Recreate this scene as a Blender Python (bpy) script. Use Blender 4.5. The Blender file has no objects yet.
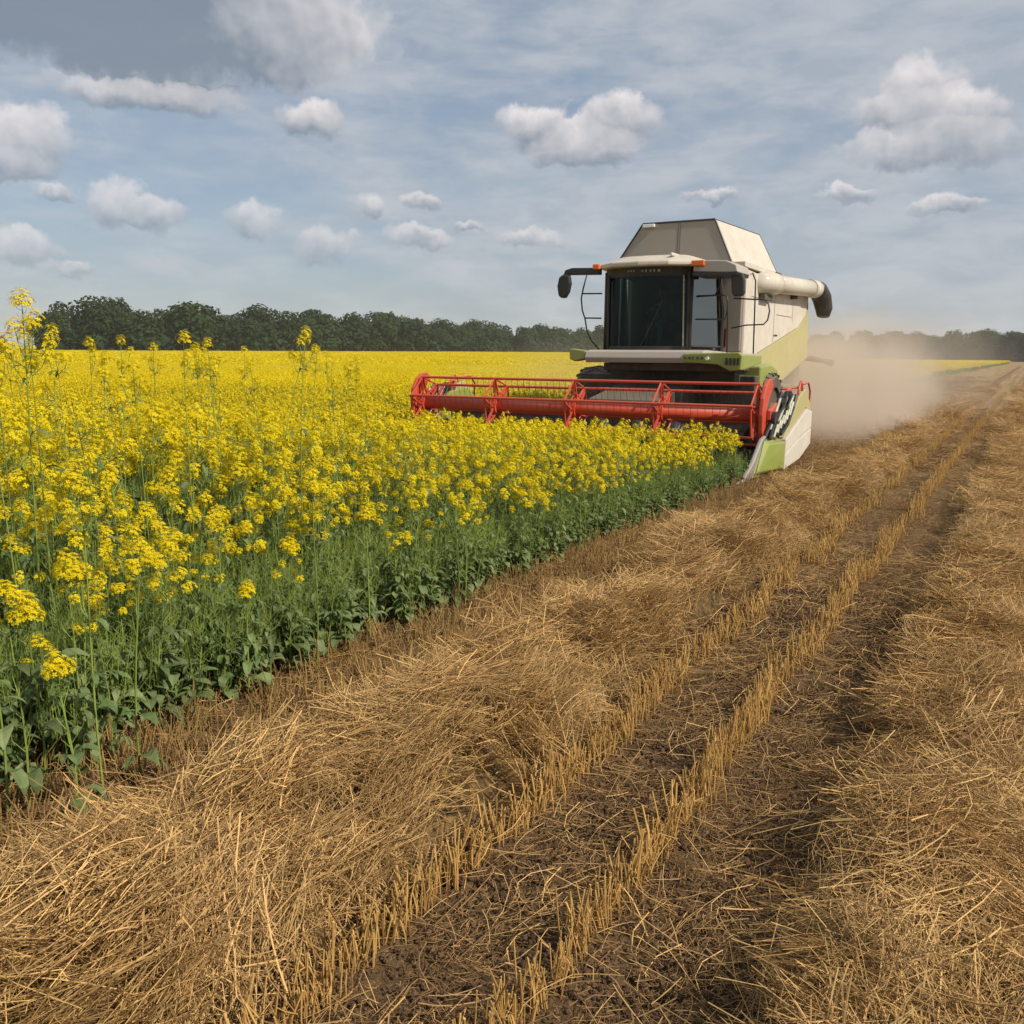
import bpy, math, random
import numpy as np
from mathutils import Vector, Matrix, Euler

S = bpy.context.scene
PI = math.pi
R = math.radians

# ------------------------------------------------------------------ camera, sky, sun, exposure
YAW, PITCH, ROLL, F_PX, EYE = R(29.6), R(9.9), R(0.4), 900.0, 2.0
cam_data = bpy.data.cameras.new("camera")
cam = bpy.data.objects.new("camera", cam_data)
S.collection.objects.link(cam)
cam_data.sensor_width = 36
cam_data.lens = 36 * F_PX / 1024
cam_data.clip_start, cam_data.clip_end = 0.05, 6000
cam.matrix_world = (Matrix.Translation((0, 0, EYE)) @ Matrix.Rotation(YAW, 4, 'Z')
                    @ Matrix.Rotation(PI / 2 - PITCH, 4, 'X') @ Matrix.Rotation(ROLL, 4, 'Z'))
S.camera = cam

SUN_AZ, SUN_EL = R(94), R(42)          # clockwise from +Y
SUN_STRENGTH, SKY_STRENGTH, EXPOSURE = 4.8, 0.10, 0.0
world = bpy.data.worlds.new("World")
S.world = world
world.use_nodes = True
S.view_settings.view_transform = 'Standard'
S.view_settings.look = 'None'
S.view_settings.gamma = 1
S.view_settings.exposure = EXPOSURE
S.view_settings.use_curve_mapping = False


class NT:
    """small helper for node trees"""
    def __init__(s, tree):
        s.t = tree
        s.n = tree.nodes
        s.l = tree.links

    def new(s, typ, inputs=None, **attrs):
        nd = s.n.new(typ)
        for k, v in attrs.items():
            setattr(nd, k, v)
        if inputs:
            for k, v in inputs.items():
                sock = nd.inputs[k]
                if isinstance(v, bpy.types.NodeSocket):
                    s.l.new(v, sock)
                else:
                    sock.default_value = v
        return nd

    def math(s, op, a, b=0.0, c=0.0, clamp=False):
        return s.new('ShaderNodeMath', {0: a, 1: b, 2: c}, operation=op, use_clamp=clamp).outputs[0]

    def vmath(s, op, a, b=(0, 0, 0)):
        nd = s.new('ShaderNodeVectorMath', {0: a, 1: b}, operation=op)
        return nd.outputs['Value'] if op in ('LENGTH', 'DOT_PRODUCT', 'DISTANCE') else nd.outputs[0]

    def rng(s, v, a, b, c=0.0, d=1.0, smooth=False):
        return s.new('ShaderNodeMapRange', {0: v, 1: a, 2: b, 3: c, 4: d},
                     interpolation_type='SMOOTHSTEP' if smooth else 'LINEAR').outputs[0]

    def mix(s, f, a, b, mode='MIX'):
        nd = s.new('ShaderNodeMix', data_type='RGBA', blend_type=mode)
        for i, v in ((0, f), (6, a), (7, b)):
            if isinstance(v, bpy.types.NodeSocket):
                s.l.new(v, nd.inputs[i])
            else:
                nd.inputs[i].default_value = v if i == 0 else (tuple(v) + (1,))[:4]
        return nd.outputs[2]

    def noise(s, vec, scale, detail=4, rough=0.55, dist=0.0, out=0, dim='3D'):
        return s.new('ShaderNodeTexNoise', {'Vector': vec, 'Scale': scale, 'Detail': detail,
                                            'Roughness': rough, 'Distortion': dist}, noise_dimensions=dim).outputs[out]


# cumulus clouds: azimuth, elevation, half width, half height (radians on the sky)
CUMULUS = [(-0.954, 0.308, 0.13, 0.045), (-0.849, 0.313, 0.15, 0.062), (-0.735, 0.309, 0.085, 0.048), (-0.881, 0.243, 0.09, 0.016),
 (-0.998, 0.192, 0.045, 0.032), (-1.015, 0.169, 0.04, 0.016), (-0.971, 0.149, 0.018, 0.008), (-0.919, 0.141, 0.032, 0.026),
 (-0.882, 0.134, 0.032, 0.018), (-1.0, 0.097, 0.038, 0.016), (-0.967, 0.08, 0.026, 0.008), (-0.787, 0.132, 0.03, 0.02),
 (-0.716, 0.112, 0.034, 0.02), (-0.667, 0.151, 0.019, 0.015), (-0.614, 0.16, 0.02, 0.011), (-0.726, 0.232, 0.034, 0.02),
 (-0.495, 0.233, 0.036, 0.022), (-0.469, 0.21, 0.034, 0.018), (-0.405, 0.239, 0.038, 0.024), (-0.450, 0.224, 0.028, 0.018), (-0.427, 0.211, 0.046, 0.018),
 (-0.499, 0.123, 0.036, 0.011), (-0.122, 0.253, 0.04, 0.026), (-0.134, 0.232, 0.034, 0.02), (-0.089, 0.222, 0.052, 0.028),
 (-0.104, 0.199, 0.078, 0.02), (-0.179, 0.159, 0.032, 0.009), (-0.082, 0.144, 0.044, 0.009), (-0.617, 0.121, 0.036, 0.011),
 (-0.306, 0.164, 0.03, 0.008), (-0.564, 0.135, 0.014, 0.005), (0.25, 0.16, 0.08, 0.03), (0.5, 0.25, 0.12, 0.04),
 (-1.3, 0.2, 0.09, 0.03), (-1.6, 0.14, 0.1, 0.03)]


def cloud_group():
    """density of the cumulus at a point of the sky, and how high in its cloud that point lies (-1 base, 1 top)"""
    g = bpy.data.node_groups.new('cloud_density', 'ShaderNodeTree')
    g.interface.new_socket('P', in_out='INPUT', socket_type='NodeSocketVector')
    g.interface.new_socket('D', in_out='OUTPUT', socket_type='NodeSocketFloat')
    g.interface.new_socket('T', in_out='OUTPUT', socket_type='NodeSocketFloat')
    k = NT(g)
    gi, go = g.nodes.new('NodeGroupInput'), g.nodes.new('NodeGroupOutput')
    p = gi.outputs[0]
    w = k.vmath('MULTIPLY', k.vmath('SUBTRACT', k.noise(p, 24, 1, 0.5, out=1, dim='2D'), (0.5, 0.5, 0.5)), (0.034, 0.020, 0))
    w2 = k.vmath('MULTIPLY', k.vmath('SUBTRACT', k.noise(p, 85, 3, 0.6, out=1, dim='2D'), (0.5, 0.5, 0.5)), (0.017, 0.013, 0))
    q = k.vmath('ADD', k.vmath('ADD', p, w), w2)
    tw, ww = 0.0, 0.0
    for az, el, a, b in CUMULUS:
        d = k.new('ShaderNodeVectorMath', {0: q, 1: (1 / (a * 1.2), 1 / (b * 1.2), 0), 2: (-az / (a * 1.2), -el / (b * 1.2), 0)}, operation='MULTIPLY_ADD').outputs[0]
        v = k.math('SUBTRACT', 1.0, k.vmath('DOT_PRODUCT', d, d), clamp=True)
        ty = k.new('ShaderNodeSeparateXYZ', {0: d}).outputs[1]
        if b > 0.042:
            ty = k.math('MULTIPLY_ADD', ty, 0.4, -0.80 if az < -0.8 else 0.16)      # the big bank is grey from below
        tw = k.math('MULTIPLY_ADD', ty, v, tw)
        ww = k.math('ADD', v, ww)
    f = k.noise(p, 30, 3, 0.5, dim='2D')
    vo = k.new('ShaderNodeTexVoronoi', {'Vector': q, 'Scale': 52.0, 'Smoothness': 0.5}, feature='SMOOTH_F1', voronoi_dimensions='2D')
    acc = k.math('ADD', k.math('MINIMUM', ww, 1.0), k.math('MULTIPLY', k.math('SUBTRACT', f, 0.5), 0.55))
    acc = k.math('ADD', acc, k.math('MULTIPLY', k.math('SUBTRACT', 0.40, vo.outputs['Distance']), 0.38))
    k.l.new(acc, go.inputs[0])
    k.l.new(k.math('DIVIDE', tw, k.math('ADD', ww, 0.02)), go.inputs[1])
    return g


def build_world():
    k = NT(world.node_tree)
    k.n.clear()
    sky = k.new('ShaderNodeTexSky', sky_type='NISHITA', sun_disc=False, sun_elevation=SUN_EL, sun_rotation=SUN_AZ,
                altitude=50, air_density=1.0, dust_density=1.4, ozone_density=1.2)
    d = k.new('ShaderNodeTexCoord').outputs['Generated']
    sx = k.new('ShaderNodeSeparateXYZ', {0: d})
    az = k.math('ARCTAN2', sx.outputs[0], sx.outputs[1])
    el = k.math('ARCSINE', sx.outputs[2])
    p = k.new('ShaderNodeCombineXYZ', {0: az, 1: el, 2: 0.0}).outputs[0]
    g = cloud_group()
    D = k.new('ShaderNodeGroup', node_tree=g)
    k.l.new(p, D.inputs[0])
    dens, tt = D.outputs[0], D.outputs[1]
    # high thin cloud: long soft bands, denser towards the horizon
    pb = k.vmath('MULTIPLY', p, (1.0, 3.2, 1.0))
    b1 = k.noise(pb, 3.2, 4, 0.55, 0.3, dim='2D')
    b2 = k.noise(k.vmath('ADD', pb, (7, 3, 0)), 11, 5, 0.6, 0.2, dim='2D')
    band = k.math('ADD', k.math('MULTIPLY', b1, 0.72), k.math('MULTIPLY', b2, 0.28))
    side = k.rng(az, -0.95, -0.25, 0.0, 0.16)
    veil = k.rng(k.math('ADD', band, side), 0.34, 0.72, 0.20, 0.80, True)
    low = k.rng(el, 0.0, 0.16, 0.62, 0.0, True)
    veil = k.math('MAXIMUM', veil, low)
    k10 = 1.0 / SKY_STRENGTH
    base = k.mix(0.30, k.mix(1.0, sky.outputs[0], (0.95, 0.95, 0.95), 'MULTIPLY'), (0.33 * k10, 0.44 * k10, 0.59 * k10))
    veil_col = k.mix(k.rng(b2, 0.35, 0.65), (0.42 * k10, 0.465 * k10, 0.53 * k10), (0.54 * k10, 0.565 * k10, 0.605 * k10))
    c = k.mix(veil, base, veil_col)
    puff = k.math('SUBTRACT', k.noise(p, 40, 2, 0.5, dim='2D'), k.noise(k.vmath('ADD', p, (0.005, 0.010, 0)), 40, 2, 0.5, dim='2D'))
    lit = k.math('ADD', k.math('MULTIPLY_ADD', puff, 0.35, 0.52), k.math('MULTIPLY', tt, 0.80), clamp=True)
    cc = k.mix(lit, (0.215 * k10, 0.265 * k10, 0.335 * k10), (0.86 * k10, 0.81 * k10, 0.81 * k10))
    a = k.rng(dens, 0.04, 0.80, 0.0, 0.97, True)
    fade = k.rng(el, 0.05, 0.24, 0.36, 0.93)
    c = k.mix(k.math('MULTIPLY', a, fade), c, cc)
    # below the horizon the sky is never seen; keep it dim and earthy
    c = k.mix(k.rng(el, -0.03, -0.005, 1.0, 0.0), c, (0.12 * k10, 0.10 * k10, 0.07 * k10))
    bg = k.new('ShaderNodeBackground', {0: c, 1: SKY_STRENGTH})
    out = k.new('ShaderNodeOutputWorld')
    k.l.new(bg.outputs[0], out.inputs[0])


build_world()
world.cycles.sampling_method = 'MANUAL'
world.cycles.sample_map_resolution = 256

sun_data = bpy.data.lights.new("sun", 'SUN')
sun_data.energy = SUN_STRENGTH
sun_data.angle = R(2.0)
sun_data.color = (1.0, 0.91, 0.78)
sun = bpy.data.objects.new("sun", sun_data)
S.collection.objects.link(sun)
sdir = Vector((math.sin(SUN_AZ) * math.cos(SUN_EL), math.cos(SUN_AZ) * math.cos(SUN_EL), math.sin(SUN_EL)))
sun.rotation_euler = sdir.to_track_quat('Z', 'Y').to_euler()
sun.location = (20, -5, 30)

cy = S.cycles
cy.max_bounces = 6
cy.diffuse_bounces = 3
cy.glossy_bounces = 3
cy.transmission_bounces = 4
cy.transparent_max_bounces = 12
cy.volume_bounces = 2
cy.caustics_reflective = cy.caustics_refractive = False

# ------------------------------------------------------------------ materials
def mat(name, col, rough=0.8, var=0.0, scale=20.0, bump=0.0, bscale=None, metal=0.0, trans=0.0, objvar=0.0,
        tint=None, spec=0.5, coat=0.0):
    """principled material: noise variation, per-object variation, optional 'tint' attribute towards a 2nd colour"""
    m = bpy.data.materials.new(name)
    m.use_nodes = True
    k = NT(m.node_tree)
    k.n.clear()
    out = k.new('ShaderNodeOutputMaterial')
    pos = k.new('ShaderNodeTexCoord').outputs['Object']
    base = (col[0], col[1], col[2], 1)
    if var:
        nz = k.noise(pos, scale, 5, 0.6)
        c = k.mix(k.rng(nz, 0.3, 0.7), tuple(x * (1 - var) for x in col), tuple(min(1, x * (1 + var)) for x in col))
    else:
        c = k.mix(0.0, col, col)
    if tint is not None:
        at = k.new('ShaderNodeAttribute', attribute_name='tint')
        c = k.mix(at.outputs['Fac'], c, tint)
    if objvar:
        rnd = k.new('ShaderNodeObjectInfo').outputs['Random']
        c = k.mix(1.0, c, k.new('ShaderNodeCombineColor', {0: k.rng(rnd, 0, 1, 1 - objvar, 1 + objvar),
                                                           1: k.math('ADD', k.rng(rnd, 0, 1, 1 - objvar, 1 + objvar), k.rng(k.math('FRACT', k.math('MULTIPLY', rnd, 7.3)), 0, 1, -objvar * .15, objvar * .15)),
                                                           2: k.rng(rnd, 0, 1, 1 - objvar, 1 + objvar)}).outputs[0], 'MULTIPLY')
    b = k.new('ShaderNodeBsdfPrincipled', {'Base Color': c, 'Roughness': rough, 'Metallic': metal,
                                           'Specular IOR Level': spec, 'Coat Weight': coat, 'Coat Roughness': 0.25})
    if bump:
        nb = k.noise(pos, bscale or scale, 5, 0.65)
        bp = k.new('ShaderNodeBump', {'Height': nb, 'Strength': bump, 'Distance': 0.05})
        k.l.new(bp.outputs[0], b.inputs['Normal'])
    surf = b.outputs[0]
    if trans:
        tr = k.new('ShaderNodeBsdfTranslucent', {0: c})
        surf = k.new('ShaderNodeMixShader', {0: trans, 1: surf, 2: tr.outputs[0]}).outputs[0]
    k.l.new(surf, out.inputs[0])
    return m


def dusty(name, col, rough=0.45, dust=0.5, coat=0.0, metal=0.0, dcol=(0.36, 0.28, 0.19)):
    """machine paint with field dust that lies on upward faces and low down, in patches"""
    m = bpy.data.materials.new(name)
    m.use_nodes = True
    k = NT(m.node_tree)
    k.n.clear()
    out = k.new('ShaderNodeOutputMaterial')
    tc = k.new('ShaderNodeTexCoord').outputs['Object']
    geo = k.new('ShaderNodeNewGeometry')
    up = k.new('ShaderNodeSeparateXYZ', {0: geo.outputs['Normal']}).outputs[2]
    n1 = k.noise(tc, 1.7, 6, 0.65)
    n2 = k.noise(k.vmath('MULTIPLY', tc, (1, 1, 0.25)), 14, 5, 0.6)
    f = k.math('ADD', k.math('MULTIPLY', n1, 0.7), k.math('MULTIPLY', n2, 0.5))
    f = k.math('ADD', f, k.math('MULTIPLY', k.math('MAXIMUM', up, 0.0), 0.25))
    f = k.rng(f, 0.42, 0.86, 0.04, 1.0)
    f = k.math('MULTIPLY', f, dust, clamp=True)
    c = k.mix(f, col, dcol)
    b = k.new('ShaderNodeBsdfPrincipled', {'Base Color': c, 'Roughness': k.rng(f, 0, 0.6, rough, 0.85), 'Metallic': metal,
                                           'Coat Weight': coat, 'Coat Roughness': 0.2})
    bp = k.new('ShaderNodeBump', {'Height': k.noise(tc, 2.2, 3, 0.5), 'Strength': 0.12, 'Distance': 0.03})
    k.l.new(bp.outputs[0], b.inputs['Normal'])
    k.l.new(b.outputs[0], out.inputs[0])
    return m


def glass(name, tintc, fac=0.12, rough=0.03, gc=0.8):
    m = bpy.data.materials.new(name)
    m.use_nodes = True
    k = NT(m.node_tree)
    k.n.clear()
    out = k.new('ShaderNodeOutputMaterial')
    tr = k.new('ShaderNodeBsdfTransparent', {0: tuple(tintc) + (1,)})
    gl = k.new('ShaderNodeBsdfGlossy', {0: (gc * .92, gc, gc, 1), 1: rough})
    lw = k.new('ShaderNodeFresnel', {0: 1.5}).outputs[0]
    mx = k.new('ShaderNodeMixShader', {0: k.math('ADD', lw, fac, clamp=True), 1: tr.outputs[0], 2: gl.outputs[0]})
    k.l.new(mx.outputs[0], out.inputs[0])
    return m


M = {}
M['petal'] = mat('petal_yellow', (0.77, 0.61, 0.008), 0.75, trans=0.30, objvar=0.08, tint=(0.68, 0.56, 0.012), spec=0.2)
M['stem'] = mat('stem_green', (0.21, 0.29, 0.055), 0.6, trans=0.10, objvar=0.2, tint=(0.26, 0.29, 0.06), spec=0.3)
M['leaf'] = mat('leaf_green', (0.105, 0.165, 0.048), 0.62, var=0.25, scale=30, trans=0.28, objvar=0.25, tint=(0.21, 0.255, 0.11), spec=0.3)
M['canopy'] = mat('canopy_yellow', (0.44, 0.37, 0.02), 0.9, var=0.35, scale=1.1, bump=1.0, bscale=2.0)
M['straw'] = mat('straw', (0.66, 0.415, 0.155), 0.62, tint=(0.12, 0.065, 0.024), objvar=0.20, trans=0.10, spec=0.35)
M['stub'] = mat('stubble_stalk', (0.56, 0.345, 0.11), 0.65, tint=(0.20, 0.105, 0.032), objvar=0.16, spec=0.3)
M['bits'] = mat('old_chaff', (0.36, 0.215, 0.085), 0.8, tint=(0.11, 0.068, 0.035), objvar=0.25, spec=0.2)
M['stub2'] = mat('old_stubble_stalk', (0.36, 0.225, 0.080), 0.7, tint=(0.15, 0.09, 0.034), objvar=0.25, spec=0.2)
M['clod'] = mat('soil_clod', (0.15, 0.086, 0.042), 0.95, var=0.4, scale=40, objvar=0.2, bump=0.8, bscale=60)
M['crown'] = mat('tree_leaves', (0.017, 0.034, 0.011), 0.8, trans=0.06, objvar=0.16, tint=(0.034, 0.054, 0.016), spec=0.2)
M['bark'] = mat('bark', (0.07, 0.055, 0.04), 0.9, var=0.3, scale=4)
M['white'] = dusty('white_paint', (0.68, 0.64, 0.555), 0.45, 0.55, 0.15)
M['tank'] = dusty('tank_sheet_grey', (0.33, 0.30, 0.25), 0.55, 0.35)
M['olive'] = dusty('pale_green_paint', (0.44, 0.41, 0.16), 0.42, 0.45, 0.15)
M['green'] = dusty('lime_green_paint', (0.235, 0.30, 0.035), 0.4, 0.40, 0.2)
M['red'] = dusty('red_paint', (0.56, 0.045, 0.014), 0.42, 0.22, 0.2)
M['grey'] = dusty('grey_plastic', (0.42, 0.39, 0.34), 0.5, 0.35)
M['black'] = dusty('black_plastic', (0.018, 0.018, 0.018), 0.45, 0.10)
M['dark'] = dusty('dark_machinery', (0.03, 0.03, 0.028), 0.6, 0.35)
M['tyre'] = dusty('tyre_rubber', (0.02, 0.02, 0.02), 0.8, 0.45)
M['steel'] = dusty('worn_steel', (0.45, 0.43, 0.40), 0.35, 0.35, metal=0.6)
M['interior'] = mat('cab_lining', (0.10, 0.10, 0.085), 0.8, var=0.2, scale=8)
M['amber'] = mat('amber_lens', (0.75, 0.16, 0.01), 0.25, spec=0.6)
M['redlens'] = mat('red_reflector', (0.10, 0.010, 0.007), 0.35)
M['lamp'] = mat('lamp_lens', (0.85, 0.85, 0.8), 0.15)
M['glass'] = glass('tinted_glass', (0.46, 0.56, 0.49), 0.0, gc=0.36)
M['glass2'] = glass('side_glass', (0.30, 0.36, 0.38), 0.40, gc=0.46)
M['skin'] = mat('skin', (0.45, 0.26, 0.18), 0.6)
M['shirt'] = mat('blue_grey_cloth', (0.30, 0.36, 0.44), 0.9, var=0.15, scale=30)
M['hair'] = mat('dark_hair', (0.03, 0.02, 0.015), 0.7)
M['hose'] = mat('hose', (0.02, 0.02, 0.02), 0.4)
M['chain'] = mat('pale_rod', (0.42, 0.42, 0.30), 0.5, var=0.4, scale=25)


# ------------------------------------------------------------------ mesh helpers
class MB:
    def __init__(s):
        s.v, s.f, s.m, s.t = [], [], [], []

    def add(s, vs, fs, m=0, t=0.0):
        o = len(s.v)
        s.v.extend([tuple(p) for p in vs])
        s.f.extend([tuple(i + o for i in f) for f in fs])
        s.m.extend([m] * len(fs))
        if isinstance(t, (list, tuple)):
            s.t.extend(t)
        else:
            s.t.extend([t] * len(vs))
        return s

    def box(s, x0, x1, y0, y1, z0, z1, m=0, t=0.0):
        vs = [(x, y, z) for x in (x0, x1) for y in (y0, y1) for z in (z0, z1)]
        return s.add(vs, [(0, 1, 3, 2), (4, 6, 7, 5), (0, 4, 5, 1), (2, 3, 7, 6), (0, 2, 6, 4), (1, 5, 7, 3)], m, t)

    def tube(s, pts, r, n=6, m=0, t=0.0, cap=True):
        pts = [Vector(p) for p in pts]
        k = len(pts)
        if not isinstance(r, (list, tuple)):
            r = [r] * k
        up = Vector((0.31, 0.23, 0.92)).normalized()
        vs, fs = [], []
        prev = None
        for i, p in enumerate(pts):
            d = (pts[min(i + 1, k - 1)] - pts[max(i - 1, 0)])
            if d.length < 1e-9:
                d = Vector((0, 0, 1))
            d.normalize()
            a = prev - d * prev.dot(d) if prev is not None else (up.cross(d) if abs(up.dot(d)) < .95 else Vector((1, 0, 0)).cross(d))
            if a.length < 1e-6:
                a = Vector((1, 0, 0)).cross(d)
            a.normalize()
            prev = a
            b = d.cross(a)
            for j in range(n):
                w = 2 * PI * j / n
                vs.append(p + (a * math.cos(w) + b * math.sin(w)) * r[i])
        for i in range(k - 1):
            for j in range(n):
                j2 = (j + 1) % n
                fs.append((i * n + j, i * n + j2, (i + 1) * n + j2, (i + 1) * n + j))
        if cap and n > 2:
            fs.append(tuple(reversed(range(n))))
            fs.append(tuple((k - 1) * n + j for j in range(n)))
        tt = t
        if isinstance(t, (list, tuple)) and len(t) == k:
            tt = [t[i] for i in range(k) for _ in range(n)]
        return s.add(vs, fs, m, tt)

    def prism(s, prof, axis, a, b, m=0, t=0.0):
        """extrude a 2-D profile along an axis; profile holds the two other axes in xyz order"""
        def mk(p, w):
            l = list(p)
            l.insert({'x': 0, 'y': 1, 'z': 2}[axis], w)
            return tuple(l)
        n = len(prof)
        vs = [mk(p, a) for p in prof] + [mk(p, b) for p in prof]
        fs = [tuple(range(n)), tuple(reversed(range(n, 2 * n)))]
        fs += [(i, i + n, (i + 1) % n + n, (i + 1) % n) for i in range(n)]
        return s.add(vs, fs, m, t)

    def mesh(s, name, mats, smooth=False):
        me = bpy.data.meshes.new(name)
        me.from_pydata(s.v, [], s.f)
        for x in mats:
            me.materials.append(x)
        if len(mats) > 1:
            me.polygons.foreach_set('material_index', s.m)
        if any(s.t):
            a = me.attributes.new('tint', 'FLOAT', 'POINT')
            a.data.foreach_set('value', np.array(s.t, dtype=np.float32))
        if smooth:
            me.polygons.foreach_set('use_smooth', [True] * len(me.polygons))
        me.update()
        return me

    def build(s, name, mats, parent=None, loc=(0, 0, 0), smooth=False, bevel=0.0, fix=False, label=None, col=None):
        """vertices are given in world space; loc becomes the object's origin"""
        if not isinstance(mats, (list, tuple)):
            mats = [mats]
        if any(loc):
            s.v = [(p[0] - loc[0], p[1] - loc[1], p[2] - loc[2]) for p in s.v]
        me = s.mesh(name, mats, smooth)
        if fix:
            import bmesh
            bm = bmesh.new()
            bm.from_mesh(me)
            bmesh.ops.recalc_face_normals(bm, faces=bm.faces)
            bm.to_mesh(me)
            bm.free()
        o = bpy.data.objects.new(name, me)
        (col or S.collection).objects.link(o)
        if parent is not None:
            o.parent = parent
            o.location = Vector(loc) - world_loc(parent)
        else:
            o.location = loc
        if bevel:
            b = o.modifiers.new('bevel', 'BEVEL')
            b.width, b.segments, b.limit_method, b.angle_limit = bevel, 2, 'ANGLE', R(35)
        if label:
            o['label'] = label
        return o


def world_loc(o):
    v = Vector(o.location)
    while o.parent is not None:
        o = o.parent
        v += Vector(o.location)
    return v


def tag(o, label=None, cat=None, group=None, kind=None):
    for k_, v in (('label', label), ('category', cat), ('group', group), ('kind', kind)):
        if v:
            o[k_] = v
    return o


def empty(name, loc, label, cat, group=None, rz=0.0):
    o = bpy.data.objects.new(name, None)
    S.collection.objects.link(o)
    o.location = loc
    o.rotation_euler = (0, 0, rz)
    o.empty_display_size = 0.1
    return tag(o, label, cat, group)


def source_collection(name, meshes):
    """unlinked collection that only feeds the scatter of countless things"""
    c = bpy.data.collections.new(name)
    for i, me in enumerate(meshes):
        o = bpy.data.objects.new('%s_source_%02d' % (name, i), me)
        c.objects.link(o)
    return c


def scatter(name, pts, rot, scl, idx, coll, label, cat):
    me = bpy.data.meshes.new(name)
    n = len(pts)
    me.vertices.add(n)
    me.vertices.foreach_set('co', np.asarray(pts, dtype=np.float32).ravel())
    for an, typ, key, arr in (('rot', 'FLOAT_VECTOR', 'vector', rot), ('scl', 'FLOAT_VECTOR', 'vector', scl), ('idx', 'INT', 'value', idx)):
        a = me.attributes.new(an, typ, 'POINT')
        a.data.foreach_set(key, np.asarray(arr, dtype=np.int32 if typ == 'INT' else np.float32).ravel())
    o = bpy.data.objects.new(name, me)
    S.collection.objects.link(o)
    g = bpy.data.node_groups.new(name + '_scatter', 'GeometryNodeTree')
    g.interface.new_socket('Geometry', in_out='INPUT', socket_type='NodeSocketGeometry')
    g.interface.new_socket('Geometry', in_out='OUTPUT', socket_type='NodeSocketGeometry')
    k = NT(g)
    gi, go = g.nodes.new('NodeGroupInput'), g.nodes.new('NodeGroupOutput')
    ci = k.new('GeometryNodeCollectionInfo', {0: coll, 1: True, 2: True})
    na = {}
    for an, typ in (('rot', 'FLOAT_VECTOR'), ('scl', 'FLOAT_VECTOR'), ('idx', 'INT')):
        nd = g.nodes.new('GeometryNodeInputNamedAttribute')
        nd.data_type = typ
        nd.inputs[0].default_value = an
        na[an] = [x for x in nd.outputs if x.enabled][0]
    er = g.nodes.new('FunctionNodeEulerToRotation')
    k.l.new(na['rot'], er.inputs[0])
    ip = g.nodes.new('GeometryNodeInstanceOnPoints')
    k.l.new(gi.outputs[0], ip.inputs['Points'])
    k.l.new(ci.outputs[0], ip.inputs['Instance'])
    ip.inputs['Pick Instance'].default_value = True
    k.l.new(na['idx'], ip.inputs['Instance Index'])
    k.l.new(er.outputs[0], ip.inputs['Rotation'])
    k.l.new(na['scl'], ip.inputs['Scale'])
    k.l.new(ip.outputs[0], go.inputs[0])
    md = o.modifiers.new('scatter', 'NODES')
    md.node_group = g
    return tag(o, label, cat, None, 'stuff')


# smooth value noise in numpy
def vnoise(x, y, seed=0):
    xi, yi = np.floor(x).astype(np.int64), np.floor(y).astype(np.int64)
    xf, yf = x - xi, y - yi
    xf, yf = xf * xf * (3 - 2 * xf), yf * yf * (3 - 2 * yf)

    def h(a, b):
        n = (a * 374761393 + b * 668265263 + seed * 974711) & 0x7fffffff
        n = ((n ^ (n >> 13)) * 1274126177) & 0x7fffffff
        return ((n ^ (n >> 16)) & 0xffff) / 65535.0
    return ((h(xi, yi) * (1 - xf) + h(xi + 1, yi) * xf) * (1 - yf) + (h(xi, yi + 1) * (1 - xf) + h(xi + 1, yi + 1) * xf) * yf)


def fbm(x, y, oct_=4, seed=0):
    s, a, t = 0, 1.0, 0
    for i in range(oct_):
        s = s + a * vnoise(x * 2 ** i, y * 2 ** i, seed + i)
        t += a
        a *= 0.5
    return s / t


HEADER_Y = 15.2          # the crop stands in front of this line, the ground behind it is cut
EDGE_X = -3.85           # crop edge along the track
EDGE_BEYOND = -7.0      # far up the track the standing crop comes closer again
EDGE_FAR = -10.95        # crop edge behind the machine
WINDROWS = [(-2.37, 0.37, 0.27), (-0.15, 0.31, 0.19), (2.1, 0.5, 0.22), (4.6, 0.5, 0.2)]    # x, half width, height


def soil_h(x, y):
    x, y = np.asarray(x, float), np.asarray(y, float)
    near = np.clip(1 - (np.hypot(x, y) - 14) / 14, 0, 1)
    h = (fbm(x * 7, y * 7, 4, 5) - .5) * 0.055 * near + (fbm(x * 0.9, y * 0.9, 3, 9) - .5) * (0.004 + 0.06 * near)
    h = h - 0.035 * np.exp(-((x + 1.46) / 0.17) ** 2) - 0.045 * np.exp(-((x + 0.86) / 0.16) ** 2)     # wheel ruts
    h = h - 0.02 * np.exp(-((x + 3.35) / 0.25) ** 2)
    h = h + 0.0062 * np.maximum(0, np.hypot(x, y) - 55) * np.clip((-x / np.maximum(y, 1.0) - 0.24) / 0.25, 0, 1) * (y > -5)      # the land rises gently to the left
    return h


def windrow_h(x, y):
    x, y = np.asarray(x, float), np.asarray(y, float)
    h = np.full(np.broadcast(x, y).shape, -0.06)
    for i, (c, w, t) in enumerate(WINDROWS):
        cc = c + (fbm(y * 0.45, y * 0 + i * 7.1, 3, 21 + i) - .5) * 0.22
        ww = w * (0.82 + 0.36 * fbm(y * 0.8, y * 0 + i * 3.3, 2, 31 + i))
        fade = np.clip(1 - (y - 9) / 14, 0, 1)
        tt = t * ((0.10 + 1.8 * fbm(x * 1.9, y * 1.9, 4, 41 + i)) * fade + .55 * (1 - fade))
        u = np.clip(1 - ((x - cc) / ww) ** 2, -0.35, 1)
        h = np.maximum(h, tt * np.sign(u) * np.abs(u) ** 0.7 + 0.02)
    return h


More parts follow.
